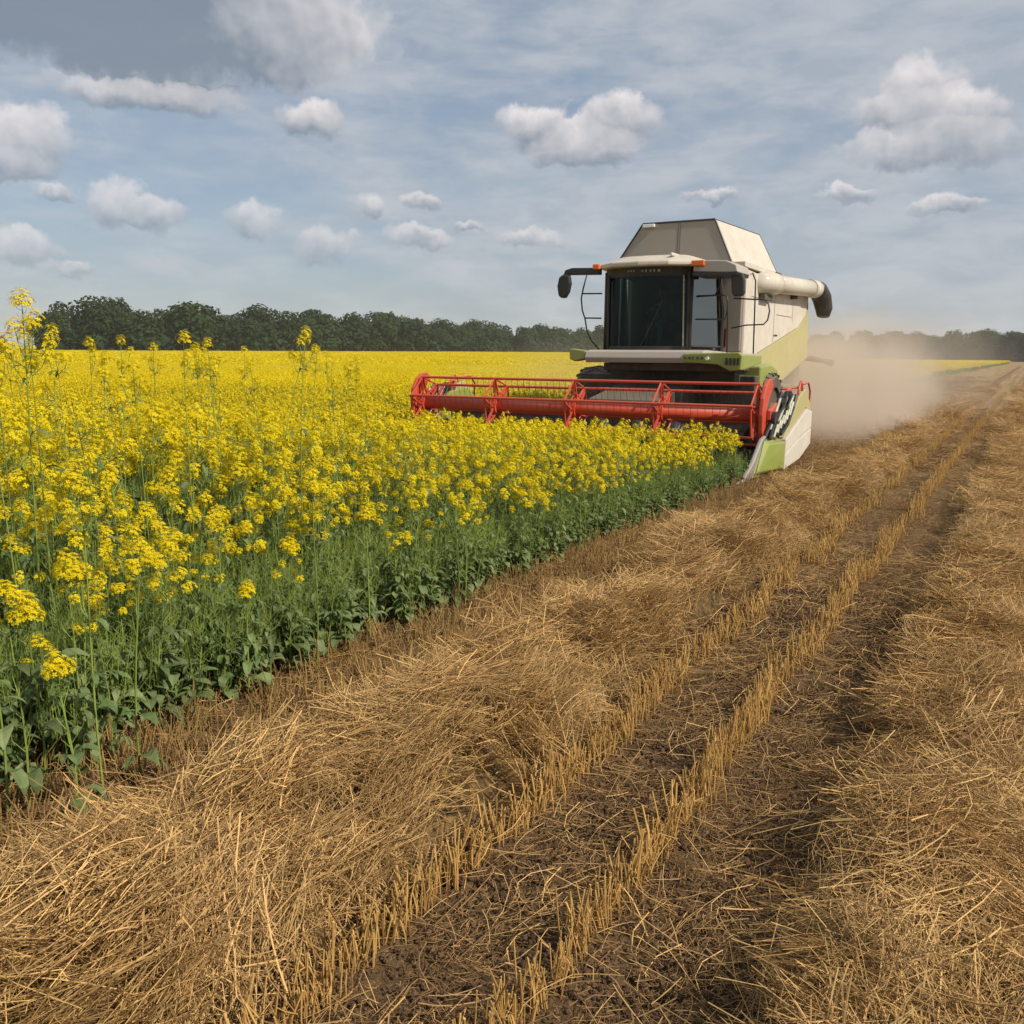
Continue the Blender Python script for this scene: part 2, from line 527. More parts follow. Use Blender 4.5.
def spaced(lo, hi, a, b, fine, grow=1.16, cap=60):
    """coordinates: fine spacing between a and b, growing outwards to lo and hi"""
    c = list(np.arange(a, b, fine))
    st, x = fine, c[-1]
    while x < hi:
        st = min(st * grow, cap)
        x += st
        c.append(x)
    st, x, pre = fine, c[0], []
    while x > lo:
        st = min(st * grow, cap)
        x -= st
        pre.append(x)
    return np.array(pre[::-1] + c)


def grid_object(name, X, Y, hf, mtl, smooth=True):
    gx, gy = np.meshgrid(X, Y)
    z = hf(gx, gy)
    nx, ny = len(X), len(Y)
    me = bpy.data.meshes.new(name)
    me.vertices.add(nx * ny)
    me.vertices.foreach_set('co', np.stack([gx, gy, z], -1).astype(np.float32).ravel())
    i = np.arange(nx - 1)[None, :] + np.arange(ny - 1)[:, None] * nx
    q = np.stack([i, i + 1, i + nx + 1, i + nx], -1).reshape(-1, 4)
    me.loops.add(q.size)
    me.loops.foreach_set('vertex_index', q.ravel().astype(np.int32))
    me.polygons.add(len(q))
    me.polygons.foreach_set('loop_start', np.arange(0, q.size, 4, dtype=np.int32))
    me.polygons.foreach_set('loop_total', np.full(len(q), 4, dtype=np.int32))
    me.polygons.foreach_set('use_smooth', np.full(len(q), smooth))
    me.update(calc_edges=True)
    me.validate()
    me.materials.append(mtl)
    o = bpy.data.objects.new(name, me)
    S.collection.objects.link(o)
    return o


# ------------------------------------------------------------------ ground
def soil_material():
    m = bpy.data.materials.new('field_soil')
    m.use_nodes = True
    k = NT(m.node_tree)
    k.n.clear()
    out = k.new('ShaderNodeOutputMaterial')
    p = k.new('ShaderNodeTexCoord').outputs['Object']
    n1 = k.noise(p, 3.0, 6, 0.65)
    n2 = k.noise(p, 45, 5, 0.7)
    c = k.mix(k.rng(n1, 0.3, 0.7), (0.085, 0.048, 0.023), (0.18, 0.108, 0.05))
    c = k.mix(k.rng(n2, 0.45, 0.75), c, (0.20, 0.135, 0.07))
    # flecks of chaff, stretched in two directions
    for i, sc in enumerate(((60, 14, 20), (15, 70, 20))):
        v = k.noise(k.vmath('MULTIPLY', p, sc), 1.6, 3, 0.6)
        c = k.mix(k.rng(v, 0.60, 0.68, 0, 0.75), c, (0.36, 0.24, 0.10))
    # straw cover of the mown ground far off, in drilled lines
    sx = k.new('ShaderNodeSeparateXYZ', {0: p})
    far = k.rng(sx.outputs[1], 9, 30, 0.0, 0.8)
    lines = k.noise(k.vmath('MULTIPLY', p, (3.2, 0.05, 1)), 1.0, 4, 0.6)
    cf = k.mix(k.rng(lines, 0.35, 0.65), (0.20, 0.13, 0.06), (0.42, 0.28, 0.12))
    c = k.mix(far, c, cf)
    b = k.new('ShaderNodeBsdfPrincipled', {'Base Color': c, 'Roughness': 0.95, 'Specular IOR Level': 0.15})
    h = k.math('ADD', k.math('MULTIPLY', n2, 0.6), k.math('MULTIPLY', k.noise(p, 16, 5, 0.7), 1.0))
    bp = k.new('ShaderNodeBump', {'Height': h, 'Strength': 1.0, 'Distance': 0.05})
    k.l.new(bp.outputs[0], b.inputs['Normal'])
    k.l.new(b.outputs[0], out.inputs[0])
    return m


M['soil'] = soil_material()
gX = spaced(-1800, 1500, -6.5, 2.2, 0.035)
gY = spaced(-60, 2400, 1.0, 13, 0.035)
g = grid_object('ground', gX, gY, soil_h, M['soil'])
tag(g, 'dark brown harvested field soil with wheel ruts and chaff', 'ground', None, 'structure')


def windrow_material():
    m = bpy.data.materials.new('straw_mat')
    m.use_nodes = True
    k = NT(m.node_tree)
    k.n.clear()
    out = k.new('ShaderNodeOutputMaterial')
    p = k.new('ShaderNodeTexCoord').outputs['Object']
    w = k.vmath('ADD', p, k.vmath('MULTIPLY', k.noise(p, 2.0, 3, out=1), (0.6, 0.6, 0)))
    a = k.noise(k.vmath('MULTIPLY', w, (60, 9, 10)), 1, 4, 0.6)
    b2 = k.noise(k.vmath('MULTIPLY', w, (12, 50, 10)), 1, 4, 0.6)
    f = k.math('MAXIMUM', a, b2)
    c = k.mix(k.rng(f, 0.42, 0.68), (0.05, 0.031, 0.015), (0.28, 0.175, 0.068))
    b = k.new('ShaderNodeBsdfPrincipled', {'Base Color': c, 'Roughness': 0.85, 'Specular IOR Level': 0.2})
    h = k.math('ADD', f, k.math('MULTIPLY', k.noise(p, 7, 4), 1.2))
    bp = k.new('ShaderNodeBump', {'Height': h, 'Strength': 1.0, 'Distance': 0.06})
    k.l.new(bp.outputs[0], b.inputs['Normal'])
    k.l.new(b.outputs[0], out.inputs[0])
    return m


M['mat'] = windrow_material()
for i, (c, w, t) in enumerate(WINDROWS):
    X = np.arange(c - 1.3 * w - .25, c + 1.3 * w + .26, 0.06)
    o = grid_object('straw_windrow', X, spaced(-4, 260, 1.0, 16, 0.06, 1.06, 3), lambda x, y: windrow_h(x, y) * .85 - .035 + soil_h(x, y) * .5, M['mat'])
    tag(o, ['matted straw at the base of the windrow beside the crop', 'matted straw under the right windrow', 'matted straw of the second windrow to the right', 'matted straw of the farthest right windrow'][i], 'straw', None, 'stuff')

# ------------------------------------------------------------------ random scatter inside the camera's view
rs = np.random.RandomState(7)


def in_view(x, y, margin=7.0, z=0.0):
    az = np.degrees(np.arctan2(x, y))
    return np.abs(az + math.degrees(YAW)) < (29.7 + margin) + 25 * np.clip(1.5 - np.hypot(x, y) * .3, 0, 1)


def rand_pts(n, x0, x1, y0, y1):
    x, y = rs.uniform(x0, x1, n), rs.uniform(y0, y1, n)
    k_ = in_view(x, y) & (np.hypot(x, y) > 1.1)
    return x[k_], y[k_]


def strand(mb, rng, p, L, r, curve, az, pitch, tint, seg=4, n=3, m=0, sweep=None):
    pts = []
    p = Vector(p)
    d = Vector((math.cos(az) * math.cos(pitch), math.sin(az) * math.cos(pitch), math.sin(pitch)))
    bend = Vector((rng.gauss(0, 1), rng.gauss(0, 1), rng.gauss(-.15, .35))) * curve
    if sweep is not None:
        bend = bend * .6 + sweep * abs(curve) * .9
    for i in range(seg + 1):
        u = i / seg - .5
        pts.append(p + d * (L * u) + bend * (L * (u * u * 4 - .5)))
    mb.tube(pts, r, n, m, tint, cap=False)


def straw_meshes(k_, n, rad, lmin, lmax, rmin, rmax, height, seed, material=None):
    out = []
    for q in range(k_):
        rng = random.Random(seed + q)
        mb = MB()
        main = rng.uniform(0, PI)
        sweep = Vector((rng.gauss(0, 1), rng.gauss(0, 1), 0)).normalized()
        for i in range(n):
            a, rr = rng.uniform(0, 2 * PI), rad * math.sqrt(rng.random())
            L = rng.uniform(lmin, lmax) * (1.5 if rng.random() < .1 else 1)
            az = rng.gauss(main, .36) if rng.random() < .76 else rng.uniform(0, 2 * PI)
            strand(mb, rng, (rr * math.cos(a), rr * math.sin(a), rng.uniform(0, height)), L, rng.uniform(rmin, rmax) * (1.5 if rng.random() < .15 else 1),
                   rng.uniform(.03, .34), az, rng.gauss(.04, .24), min(1, max(0, rng.gauss(.30, .34))), 4 if L > .12 else 2, sweep=sweep)
        out.append(mb.mesh('straw_clump', [material or M['straw']]))
    return out


straw_long = source_collection('straw_long', straw_meshes(9, 60, .17, .10, .34, .0007, .0017, .085, 100))
straw_bits = source_collection('straw_bits', straw_meshes(5, 46, .20, .015, .10, .0006, .0014, .014, 200, M['bits']))

# windrow straw
P_, R_, S_, I_ = [], [], [], []
for (y0, y1, dens, sc) in ((0.8, 6, 100, 1.0), (6, 12, 72, 1.05), (12, 24, 36, 1.3), (24, 70, 9, 2.2)):
    for wi, (c, w, t) in enumerate(WINDROWS[:3]):
        area = (2.5 * w) * (y1 - y0)
        n = int(area * dens * (1.15 if wi < 2 else .5))
        x, y = rand_pts(n, c - 1.25 * w, c + 1.25 * w, y0, y1)
        h = windrow_h(x, y)
        keep = (h > 0.03) | (rs.rand(len(x)) < .05)
        x, y, h = x[keep], y[keep], h[keep]
        sh = soil_h(x, y)
        z = np.maximum(h + sh * .5, sh) + rs.uniform(-.015, .03, len(x))
        e = .04
        dx = (windrow_h(x + e, y) - windrow_h(x - e, y)) / (2 * e)
        dy = (windrow_h(x, y + e) - windrow_h(x, y - e)) / (2 * e)
        P_.append(np.stack([x, y, z], -1))
        # swirls: neighbouring clumps lie in a similar direction
        sw = fbm(x * .9, y * .9, 2, 77) * 9
        R_.append(np.stack([np.arctan(dy) * .8, -np.arctan(dx) * .8, sw + rs.normal(0, .7, len(x))], -1))
        s = rs.uniform(.8, 1.25, len(x)) * sc
        S_.append(np.stack([s, s, s / sc * (1 + .05 * (sc - 1))], -1))
        I_.append(rs.randint(0, 9, len(x)))
scatter('windrow_straw', np.concatenate(P_), np.concatenate(R_), np.concatenate(S_), np.concatenate(I_), straw_long,
        'loose golden straw lying in long windrows beside the crop', 'straw')

# scattered bits and thin straw on the bare soil, and between the stubble
P_, R_, S_, I_ = [], [], [], []
for (y0, y1, dens, sc) in ((0.8, 6, 80, .85), (6, 14, 26, 1.3), (14, 40, 7, 2.4)):
    x, y = rand_pts(int(9 * (y1 - y0) * dens), -5.4, 2.4, y0, y1)
    h = windrow_h(x, y)
    keep = (h < .03) & (fbm(x * 2.6, y * 2.6, 3, 55) > .36)
    x, y = x[keep], y[keep]
    P_.append(np.stack([x, y, soil_h(x, y) + .008], -1))
    R_.append(np.stack([rs.normal(0, .08, len(x)), rs.normal(0, .08, len(x)), rs.uniform(0, 6.3, len(x))], -1))
    s = rs.uniform(.7, 1.2, len(x)) * sc
    S_.append(np.stack([s, s, s], -1))
    I_.append(rs.randint(0, 5, len(x)))
# cut ground behind the machine
for (y0, y1, dens, sc) in ((16, 34, 9, 2.0), (34, 90, 1.3, 4.0)):
    x, y = rand_pts(int(7.5 * (y1 - y0) * dens), EDGE_FAR, -3.4, y0, y1)
    P_.append(np.stack([x, y, soil_h(x, y) + .01], -1))
    R_.append(np.stack([rs.normal(0, .08, len(x)), rs.normal(0, .08, len(x)), rs.uniform(0, 6.3, len(x))], -1))
    s = rs.uniform(.7, 1.2, len(x)) * sc
    S_.append(np.stack([s, s, s], -1))
    I_.append(rs.randint(0, 5, len(x)))
scatter('chaff', np.concatenate(P_), np.concatenate(R_), np.concatenate(S_), np.concatenate(I_), straw_bits,
        'short broken straw and chaff strewn over the dark soil', 'straw')

# single loose straws over lanes and stubble
loose = source_collection('straw_single', straw_meshes(6, 5, .22, .08, .32, .0011, .0020, .03, 260))
x, y = rand_pts(2600, -3.9, 1.6, .8, 10)
keep = windrow_h(x, y) < .03
x, y = x[keep], y[keep]
scatter('loose_straw', np.stack([x, y, soil_h(x, y) + .02], -1), np.stack([rs.normal(0, .1, len(x)), rs.normal(0, .1, len(x)), rs.uniform(0, 6.3, len(x))], -1),
        np.stack([rs.uniform(.7, 1.2, len(x))] * 3, -1), rs.randint(0, 6, len(x)), loose, 'single pale straws dropped on the soil between the stubble rows', 'straw')

# crumbs of soil
def clod_meshes():
    out = []
    for q in range(6):
        rng = random.Random(q)
        mb = MB()
        for i in range(34):
            a, rr, s = rng.uniform(0, 6.3), .16 * math.sqrt(rng.random()), rng.uniform(.002, .009)
            c = Vector((rr * math.cos(a), rr * math.sin(a), s * .3))
            vs = []
            for ring, (zz, rad) in enumerate(((-.6, .7), (.1, 1.0), (.7, .6))):
                for j in range(5):
                    w = j * 2 * PI / 5 + ring * .5
                    vs.append(c + Vector((math.cos(w) * rad * rng.uniform(.75, 1.25), math.sin(w) * rad * rng.uniform(.75, 1.25), zz * rng.uniform(.7, 1.2))) * s)
            fs = [(j, (j + 1) % 5, 5 + (j + 1) % 5, 5 + j) for j in range(5)] + [(5 + j, 5 + (j + 1) % 5, 10 + (j + 1) % 5, 10 + j) for j in range(5)] + [(10, 11, 12, 13, 14)]
            mb.add(vs, fs)
        out.append(mb.mesh('clod_cluster', [M['clod']]))
    return out


x, y = rand_pts(5200, -4.4, 1.6, .8, 8)
keep = windrow_h(x, y) < .02
x, y = x[keep], y[keep]
s = rs.uniform(.7, 1.6, len(x))
scatter('soil_crumbs', np.stack([x, y, soil_h(x, y)], -1), np.stack([s * 0, s * 0, rs.uniform(0, 6.3, len(x))], -1), np.stack([s, s, s], -1),
        rs.randint(0, 6, len(x)), source_collection('clods', clod_meshes()), 'crumbs of dark brown soil in the wheel tracks', 'soil')


# ------------------------------------------------------------------ stubble
def stalk_mesh(rng, h, n=1, spread=0.0, r0=.0032, material=None):
    mb = MB()
    for i in range(n):
        x, y = (rng.gauss(0, spread), rng.gauss(0, spread)) if n > 1 else (0, 0)
        hh = h * rng.uniform(.6, 1.1) if n > 1 else h
        lx, ly = rng.gauss(0, .12), rng.gauss(0, .12)
        r = r0 * rng.uniform(.7, 1.35)
        t = min(1, max(0, rng.gauss(.25, .25)))
        mb.tube([(x, y, -.04), (x + lx * .03, y + ly * .03, hh * .4), (x + lx * hh, y + ly * hh, hh)], [r * 1.15, r, r * .95], 5, 0, [min(1, t + .45), t, t])
        if rng.random() < .4:     # a dry leaf sheath
            a = rng.uniform(0, 6.3)
            strand(mb, rng, (x + .01 * math.cos(a), y + .01 * math.sin(a), hh * rng.uniform(.3, .8)), rng.uniform(.03, .07), .0016, .2, a, rng.uniform(-.4, 1.1), .3, 2)
    return mb.mesh('stubble_stalk', [material or M['stub']])


single = [stalk_mesh(random.Random(300 + i), .205, r0=.0032) for i in range(12)]
clumps = source_collection('stub_clump', [stalk_mesh(random.Random(330 + i), .20, 5, .022, .0031) for i in range(8)]
                            + [stalk_mesh(random.Random(350 + i), .19, 6, .055, .0024, M['stub2']) for i in range(8)])
ROWS = [(-1.74, .035, 1.0), (-1.16, .035, 1.05)]
# the 300 nearest stalks of the two rows, each an object
cand = []
rg = random.Random(11)
for (rx, w, hs) in ROWS:
    y = 1.2
    while y < 4.9:
        if rg.random() < (.95 if fbm(np.array([y * 1.7]), np.array([rx]), 2, 3)[0] > .27 else .35):
            cand.append((rx + rg.gauss(0, w) + .03 * math.sin(y * 2.1), y, hs))
        y += rg.uniform(.006, .022)
cand.sort(key=lambda c: math.hypot(c[0], c[1]))
cand = [c for c in cand if in_view(np.array([c[0]]), np.array([c[1]]), 2)[0]]
hand = cand[:300]
ylast = max(c[1] for c in hand)
for (x, y, hs) in hand:
    o = bpy.data.objects.new('stubble_stalk', rg.choice(single))
    S.collection.objects.link(o)
    o.location = (x, y, float(soil_h(x, y)))
    s = (rg.uniform(.55, 1.2) if rg.random() < .85 else rg.uniform(.25, .55)) * hs
    o.scale = (rg.uniform(.9, 1.4),) * 2 + (s,)
    o.rotation_euler = (rg.gauss(0, .08), rg.gauss(0, .08), rg.uniform(0, 6.3))
    tag(o, 'cut golden stalk standing in one of the two stubble rows between the windrows', 'stubble stalk', 'cut stalks standing in the near stubble rows')
P_, R_, S_, I_ = [], [], [], []


def put(x, y, sz, sxy=1.0, lo=0, tilt=.09):
    n = len(x)
    P_.append(np.stack([x, y, soil_h(x, y)], -1))
    R_.append(np.stack([rs.normal(0, tilt, n), rs.normal(0, tilt, n), rs.uniform(0, 6.3, n)], -1))
    S_.append(np.stack([np.full(n, sxy), np.full(n, sxy), sz], -1))
    I_.append(rs.randint(lo, lo + 8, n))


for (rx, w, hs) in ROWS:
    yy = np.arange(1.1, 5.2, .03)
    put(rx + rs.normal(0, w * .6, len(yy)), yy + rs.normal(0, .02, len(yy)), rs.uniform(.4, .95, len(yy)) * hs, .8)
    rest = [c for c in cand[300:] if c[0] > rx - .3 and c[0] < rx + .3]
    if rest:
        xx, yy = np.array([c[0] for c in rest[::4]]), np.array([c[1] for c in rest[::4]])
        put(xx, yy, rs.uniform(.7, 1.1, len(xx)) * hs)
    yy = np.arange(4.9, 60, .05)
    yy = yy[rs.rand(len(yy)) < np.clip(9 / yy, .25, 1)] + 0
    yy = yy + rs.normal(0, .03, len(yy))
    put(rx + rs.normal(0, w, len(yy)) + .03 * np.sin(yy * 2.1), yy, rs.uniform(.6, 1.1, len(yy)) * hs, 1.2)
# strip of fine stubble along the crop edge, and the mown ground behind the machine
for (x0, x1, y0, y1, dens, sc) in ((-4.4, -2.9, 1.2, 8, 110, .9), (-4.3, -2.9, 8, 15.5, 70, 1.05), (-3.9, -3.0, 15.5, 60, 8, 1.3), (EDGE_FAR, -3.8, 16, 34, 14, 1.2), (EDGE_FAR, -3.8, 34, 110, 2, 2.2)):
    x, y = rand_pts(int((x1 - x0) * (y1 - y0) * dens), x0, x1, y0, y1)
    if y0 < 16:
        keep = rs.rand(len(x)) < np.clip((-2.88 - x) / .35, 0, 1)
        x, y = x[keep], y[keep]
        lines = np.round(x / .13) * .13
        x = x * .4 + lines * .6
    put(x, y, rs.uniform(.3, 1.25, len(x)), sc, 8, .2)
for rx in (.75, 1.3, 3.2, 3.5):
    x, y = rand_pts(500, rx - .06, rx + .06, 1, 30)
    put(x, y, rs.uniform(.6, 1.0, len(x)))
scatter('stubble', np.concatenate(P_), np.concatenate(R_), np.concatenate(S_), np.concatenate(I_), clumps,
        'cut golden stubble in rows and in the strip along the crop edge', 'stubble')


# ------------------------------------------------------------------ rapeseed plants
def frame(n):
    n = n.normalized()
    a = n.cross(Vector((0, 0, 1)) if abs(n.z) < .9 else Vector((1, 0, 0))).normalized()
    return n, a, n.cross(a)


def flower(mb, c, n, s, rng, detail, m=0):
    n, a, b = frame(n)
    w0 = rng.uniform(0, 6.3)
    t = rng.random() ** 2
    if detail:
        for j in range(4):
            w = w0 + j * PI / 2
            d = a * math.cos(w) + b * math.sin(w)
            e = n.cross(d)
            mb.add([c, c + d * s * .7 + e * s * .42 + n * s * .12, c + d * s * 1.15 + n * s * .02, c + d * s * .7 - e * s * .42 + n * s * .12], [(0, 1, 2, 3)], m, t)
    else:
        vs = [c + (a * math.cos(w0 + j * PI / 2) + b * math.sin(w0 + j * PI / 2)) * s * 1.05 + n * rng.uniform(-.2, .3) * s for j in range(4)]
        mb.add(vs, [(0, 1, 2, 3)], m, t)


def raceme(mb, base, ax, s, rng, detail, m=0):
    """a rounded head of open flowers"""
    ax, a, b = frame(ax)
    L, Rr = .052 * s, .027 * s
    n = max(10, int(rng.randint(30, 38) * s * s)) if detail else 15
    fs = .0098 if detail else .0145 * s
    off = [Vector((rng.gauss(0, 1), rng.gauss(0, 1), rng.gauss(0, 1))) * ((.004 if detail else .010) * s) for _ in range(5)]
    for i in range(n):
        t = (i + .5) / n
        w = i * 2.4 + rng.uniform(-.4, .4)
        rad = Rr * math.sqrt(max(.02, 1 - (t * .95) ** 2)) * rng.uniform(.75, 1.12)
        d = a * math.cos(w) + b * math.sin(w)
        c = base + ax * (t * L * (1.0 if i % 6 else rng.uniform(-.2, 1.05))) + d * rad * (1 if i % 7 else 1.25) + off[i % 5]
        flower(mb, c, d * (1.1 - t) + ax * (.35 + t), fs * rng.uniform(.85, 1.15), rng, detail, m)


def leaf(mb, p, az, L, W, droop, rng, m=0, petiole=.3):
    d = Vector((math.cos(az), math.sin(az), 0))
    e = Vector((-d.y, d.x, 0))
    pts = []
    q = Vector(p)
    el = rng.uniform(.2, .9)
    n = 5
    rows = []
    wid = [.10, .35, .85, 1.0, .62, .06]
    t = min(1, max(0, rng.gauss(.4, .3)))
    for i in range(n + 1):
        u = i / n
        w = wid[i] * W * rng.uniform(.85, 1.15) * .5
        fold = Vector((0, 0, 1)) * w * .35
        rows.append((q + e * w + fold, q.copy(), q - e * w + fold))
        step = (d * math.cos(el) + Vector((0, 0, 1)) * math.sin(el)) * (L / n)
        q = q + step
        el -= droop * rng.uniform(.6, 1.4)
        e = (e + Vector((rng.gauss(0, .08), rng.gauss(0, .08), rng.gauss(0, .16)))).normalized()
    vs = [x for r_ in rows for x in r_]
    fs = []
    for i in range(n):
        fs += [(i * 3, i * 3 + 1, i * 3 + 4, i * 3 + 3), (i * 3 + 1, i * 3 + 2, i * 3 + 5, i * 3 + 4)]
    mb.add(vs, fs, m, t)


def make_plant(rng, H=1.0, heads=5, leafy=1.0, detail=True, r0=.005, headsize=1.0, low=0.52, flowers=True, tight=1.0):
    """returns stem MB, foliage MB, list of flower-head MBs (each with its base)"""
    st, fo, hd = MB(), MB(), []
    lean = Vector((rng.gauss(0, .05), rng.gauss(0, .05), 0))
    wob = Vector((rng.gauss(0, .012), rng.gauss(0, .012), 0))

    def at(u):
        return Vector((0, 0, -.03)) * (1 - u) + Vector((0, 0, H * u)) + lean * (u * u * H) + wob * math.sin(u * 5)
    k_ = 7 if detail else 4
    nside = 5 if detail else 3
    st.tube([at(i / k_) for i in range(k_ + 1)], [r0 * (1.15 - .75 * i / k_) for i in range(k_ + 1)], nside, 0, rng.random() * .5, cap=False)
    tops = [(at(1.0), (at(1.0) - at(.9)), 1.0)]
    for i in range(heads - 1):
        u = rng.uniform(low, .9)
        az = i * 2.4 + rng.uniform(-.5, .5)
        top = min(1.0, u + rng.uniform(.10, .30) * (1.1 - u) * 2) * rng.uniform(.93, 1.0)
        dz = (top - u) * H
        out = rng.uniform(.05, .13) * min(1.2, H) * tight
        dz *= tight + (1 - tight) * .6
        a = at(u)
        d = Vector((math.cos(az), math.sin(az), 0))
        b = a + d * out * .65 + Vector((0, 0, dz * .4))
        c = a + d * out + Vector((0, 0, max(dz, .06)))
        st.tube([a, b, c], [r0 * .5, r0 * .4, r0 * .3], nside if detail else 3, 0, rng.random() * .5, cap=False)
        tops.append((c, c - b, rng.uniform(.55, .95)))
        if detail or rng.random() < .5:
            leaf(fo, a, az + .3, rng.uniform(.05, .09), .016, .35, rng)
    if flowers:
        for (p, ax, s) in tops:
            mb = MB()
            ax = ax.normalized()
            raceme(mb, p - ax * .01, ax, s * headsize, rng, detail)
            hd.append((mb, p))
            # pods and pedicels under the head
            for j in range(9 if detail else 3):
                w = j * 2.4
                n_, a_, b_ = frame(ax)
                q = p - ax * (.02 + .013 * j)
                dd = a_ * math.cos(w) + b_ * math.sin(w)
                st.tube([q, q + dd * .018 + ax * .004, q + dd * .03 + ax * .026], [.0009, .0012, .0006], 3, 0, .4, cap=False)
    else:
        for (p, ax, s) in tops:
            for j in range(8 if detail else 3):
                w, q = j * 2.4, p - ax.normalized() * (.016 * j)
                dd = Vector((math.cos(w), math.sin(w), .9))
                st.tube([q, q + dd * .035], [.0013, .0007], 3, 0, .4, cap=False)
    # leaves: broad low down, narrow further up
    n = int((9 if detail else 5) * leafy)
    for i in range(n):
        u = rng.uniform(.10, .78)
        big = max(0, 1 - u * 1.25)
        leaf(fo, at(u) , i * 2.4 + rng.uniform(-.6, .6), rng.uniform(.08, .14) + .13 * big * rng.random(), .022 + .115 * big * rng.random(), rng.uniform(.25, .65), rng)
    for i in range(int((10 if detail else 4) * leafy)):       # thin side shoots
        u = rng.uniform(.2, .8)
        a = at(u)
        az = rng.uniform(0, 6.3)
        L = rng.uniform(.06, .16)
        st.tube([a, a + Vector((math.cos(az), math.sin(az), 1.3)) * L * .5, a + Vector((math.cos(az) * .8, math.sin(az) * .8, 2.2)) * L * .75], [.0018, .0014, .0008], 3, 0, rng.random() * .4, cap=False)
    return st, fo, hd


def joined(parts):
    """one mesh, three materials, for the scattered mass"""
    st, fo, hd = parts
    mb = MB()
    mb.add(st.v, st.f, 0, st.t)
    mb.add(fo.v, fo.f, 1, fo.t)
    for h, p in hd:
        mb.add(h.v, h.f, 2, h.t)
    return mb.mesh('rapeseed_plant', [M['stem'], M['leaf'], M['petal']])


def crop_height(x, y):
    """higher inside the field than along its edge"""
    inside = np.clip((-3.9 - x) / 1.6, 0, 1)
    near = np.clip(1 - (y - 5) / 9, 0, 1)
    h = 0.88 + inside * (.04 + .26 * near) + .22 * inside * np.clip(1 - (y - 2) / 4, 0, 1) - .14 * np.clip((y - 8) / 4, 0, 1) * np.clip((20 - y) / 4, 0, 1)
    return h * (0.90 + .2 * fbm(x * .8, y * .8, 3, 61))


# hero plants at the edge and tall ones that reach above the horizon
HEROES = [(-3.7, 2.25, .95), (-3.8, 2.54, 1.04), (-3.5, 2.61, 1.13), (-4.05, 3.44, 1.18), (-3.46, 2.24, .72), (-3.8, 3.59, .66), (-4.16, 4.31, .76),
          (-3.67, 2.06, 1.31), (-3.9, 4.84, .94), (-3.72, 4.08, 1.28), (-3.89, 6.08, .74), (-3.5, 2.41, 1.42), (-4.03, 3.64, 1.04), (-3.95, 5.4, .95)]
TALL = [(-3.9, 2.44, 2.20), (-4.63, 2.97, 2.12), (-4.96, 3.37, 2.10), (-6.12, 4.34, 2.06), (-5.6, 4.21, 2.09), (-4.95, 4.22, 2.09), (-6.02, 5.27, 2.05),
        (-5.17, 4.72, 2.07), (-4.94, 4.96, 2.12), (-4.46, 4.73, 2.13), (-6.5, 6.23, 2.03), (-7.02, 5.63, 2.04), (-4.44, 2.71, 2.03), (-6.07, 6.64, 2.02), (-7.21, 8.31, 2.0),
        (-5.3, 3.2, 1.98), (-6.4, 4.0, 1.99), (-5.0, 3.9, 1.92), (-5.6, 5.0, 1.94), (-7.4, 6.6, 2.04), (-8.0, 7.2, 2.05), (-4.6, 3.5, 1.85), (-5.9, 5.9, 1.9), (-4.3, 3.1, 1.75),
        (-6.8, 4.9, 1.97), (-4.8, 5.6, 1.8), (-5.4, 6.3, 1.85), (-6.3, 7.6, 1.92)]


def place_parts(parts_meshes, x, y, label, group, scale=1.0, rz=0.0):
    root = empty('rapeseed_plant', (x, y, float(soil_h(x, y))), label, 'plant', group, rz)
    root.scale = (scale if scale > 1 else (scale + 1) / 2,) * 2 + (scale,)
    for nm, me in parts_meshes:
        o = bpy.data.objects.new(nm, me)
        S.collection.objects.link(o)
        o.parent = root
    return root


def part_meshes(parts):
    st, fo, hd = parts
    out = [('stem', st.mesh('stem', [M['stem']])), ('foliage', fo.mesh('foliage', [M['leaf']]))]
    for h, p in hd:
        out.append(('flower_head', h.mesh('flower_head', [M['petal']])))
    return out


for i, (x, y, h) in enumerate(HEROES):
    rng = random.Random(500 + i)
    place_parts(part_meshes(make_plant(rng, h, rng.randint(5, 8), 1.0, True, .0058, 1.2, .86, tight=.55)), x, y,
                'flowering rapeseed plant standing slightly apart at the front edge of the crop', 'flowering plants along the front edge of the crop')
for i, (x, y, h) in enumerate(TALL):
    rng = random.Random(600 + i)
    place_parts(part_meshes(make_plant(rng, h, rng.randint(3, 5) if i else 8, .5, True, .0048, rng.uniform(1.1, 1.4) if i else 1.5, .88 if i else .84, tight=.75)), x, y,
                'very tall bare-stemmed rapeseed plant whose yellow top rises above the horizon', 'tall flowering plants reaching above the horizon')

variants = [part_meshes(make_plant(random.Random(700 + i), 1.0, random.Random(i).randint(4, 6), 1.0, True, .0048, random.Random(i + 50).uniform(1.2, 1.6), low=.68)) for i in range(14)]
# candidates for the near field
near_x, near_y = rand_pts(16000, -14, EDGE_X + .25, 1.2, 12.5)
edge_noise = EDGE_X + .10 * np.clip((7 - near_y) / 3, 0, 1) + .12 * np.clip((3.4 - near_y) / 1.2, 0, 1) + (fbm(near_y * 1.3, near_y * 0, 2, 71) - .5) * .35
kk = (near_x < edge_noise - .12 * np.clip((near_y - 10) / 3, 0, 1)) & (np.hypot(near_x, near_y) < 12.5)
near_x, near_y = near_x[kk], near_y[kk]
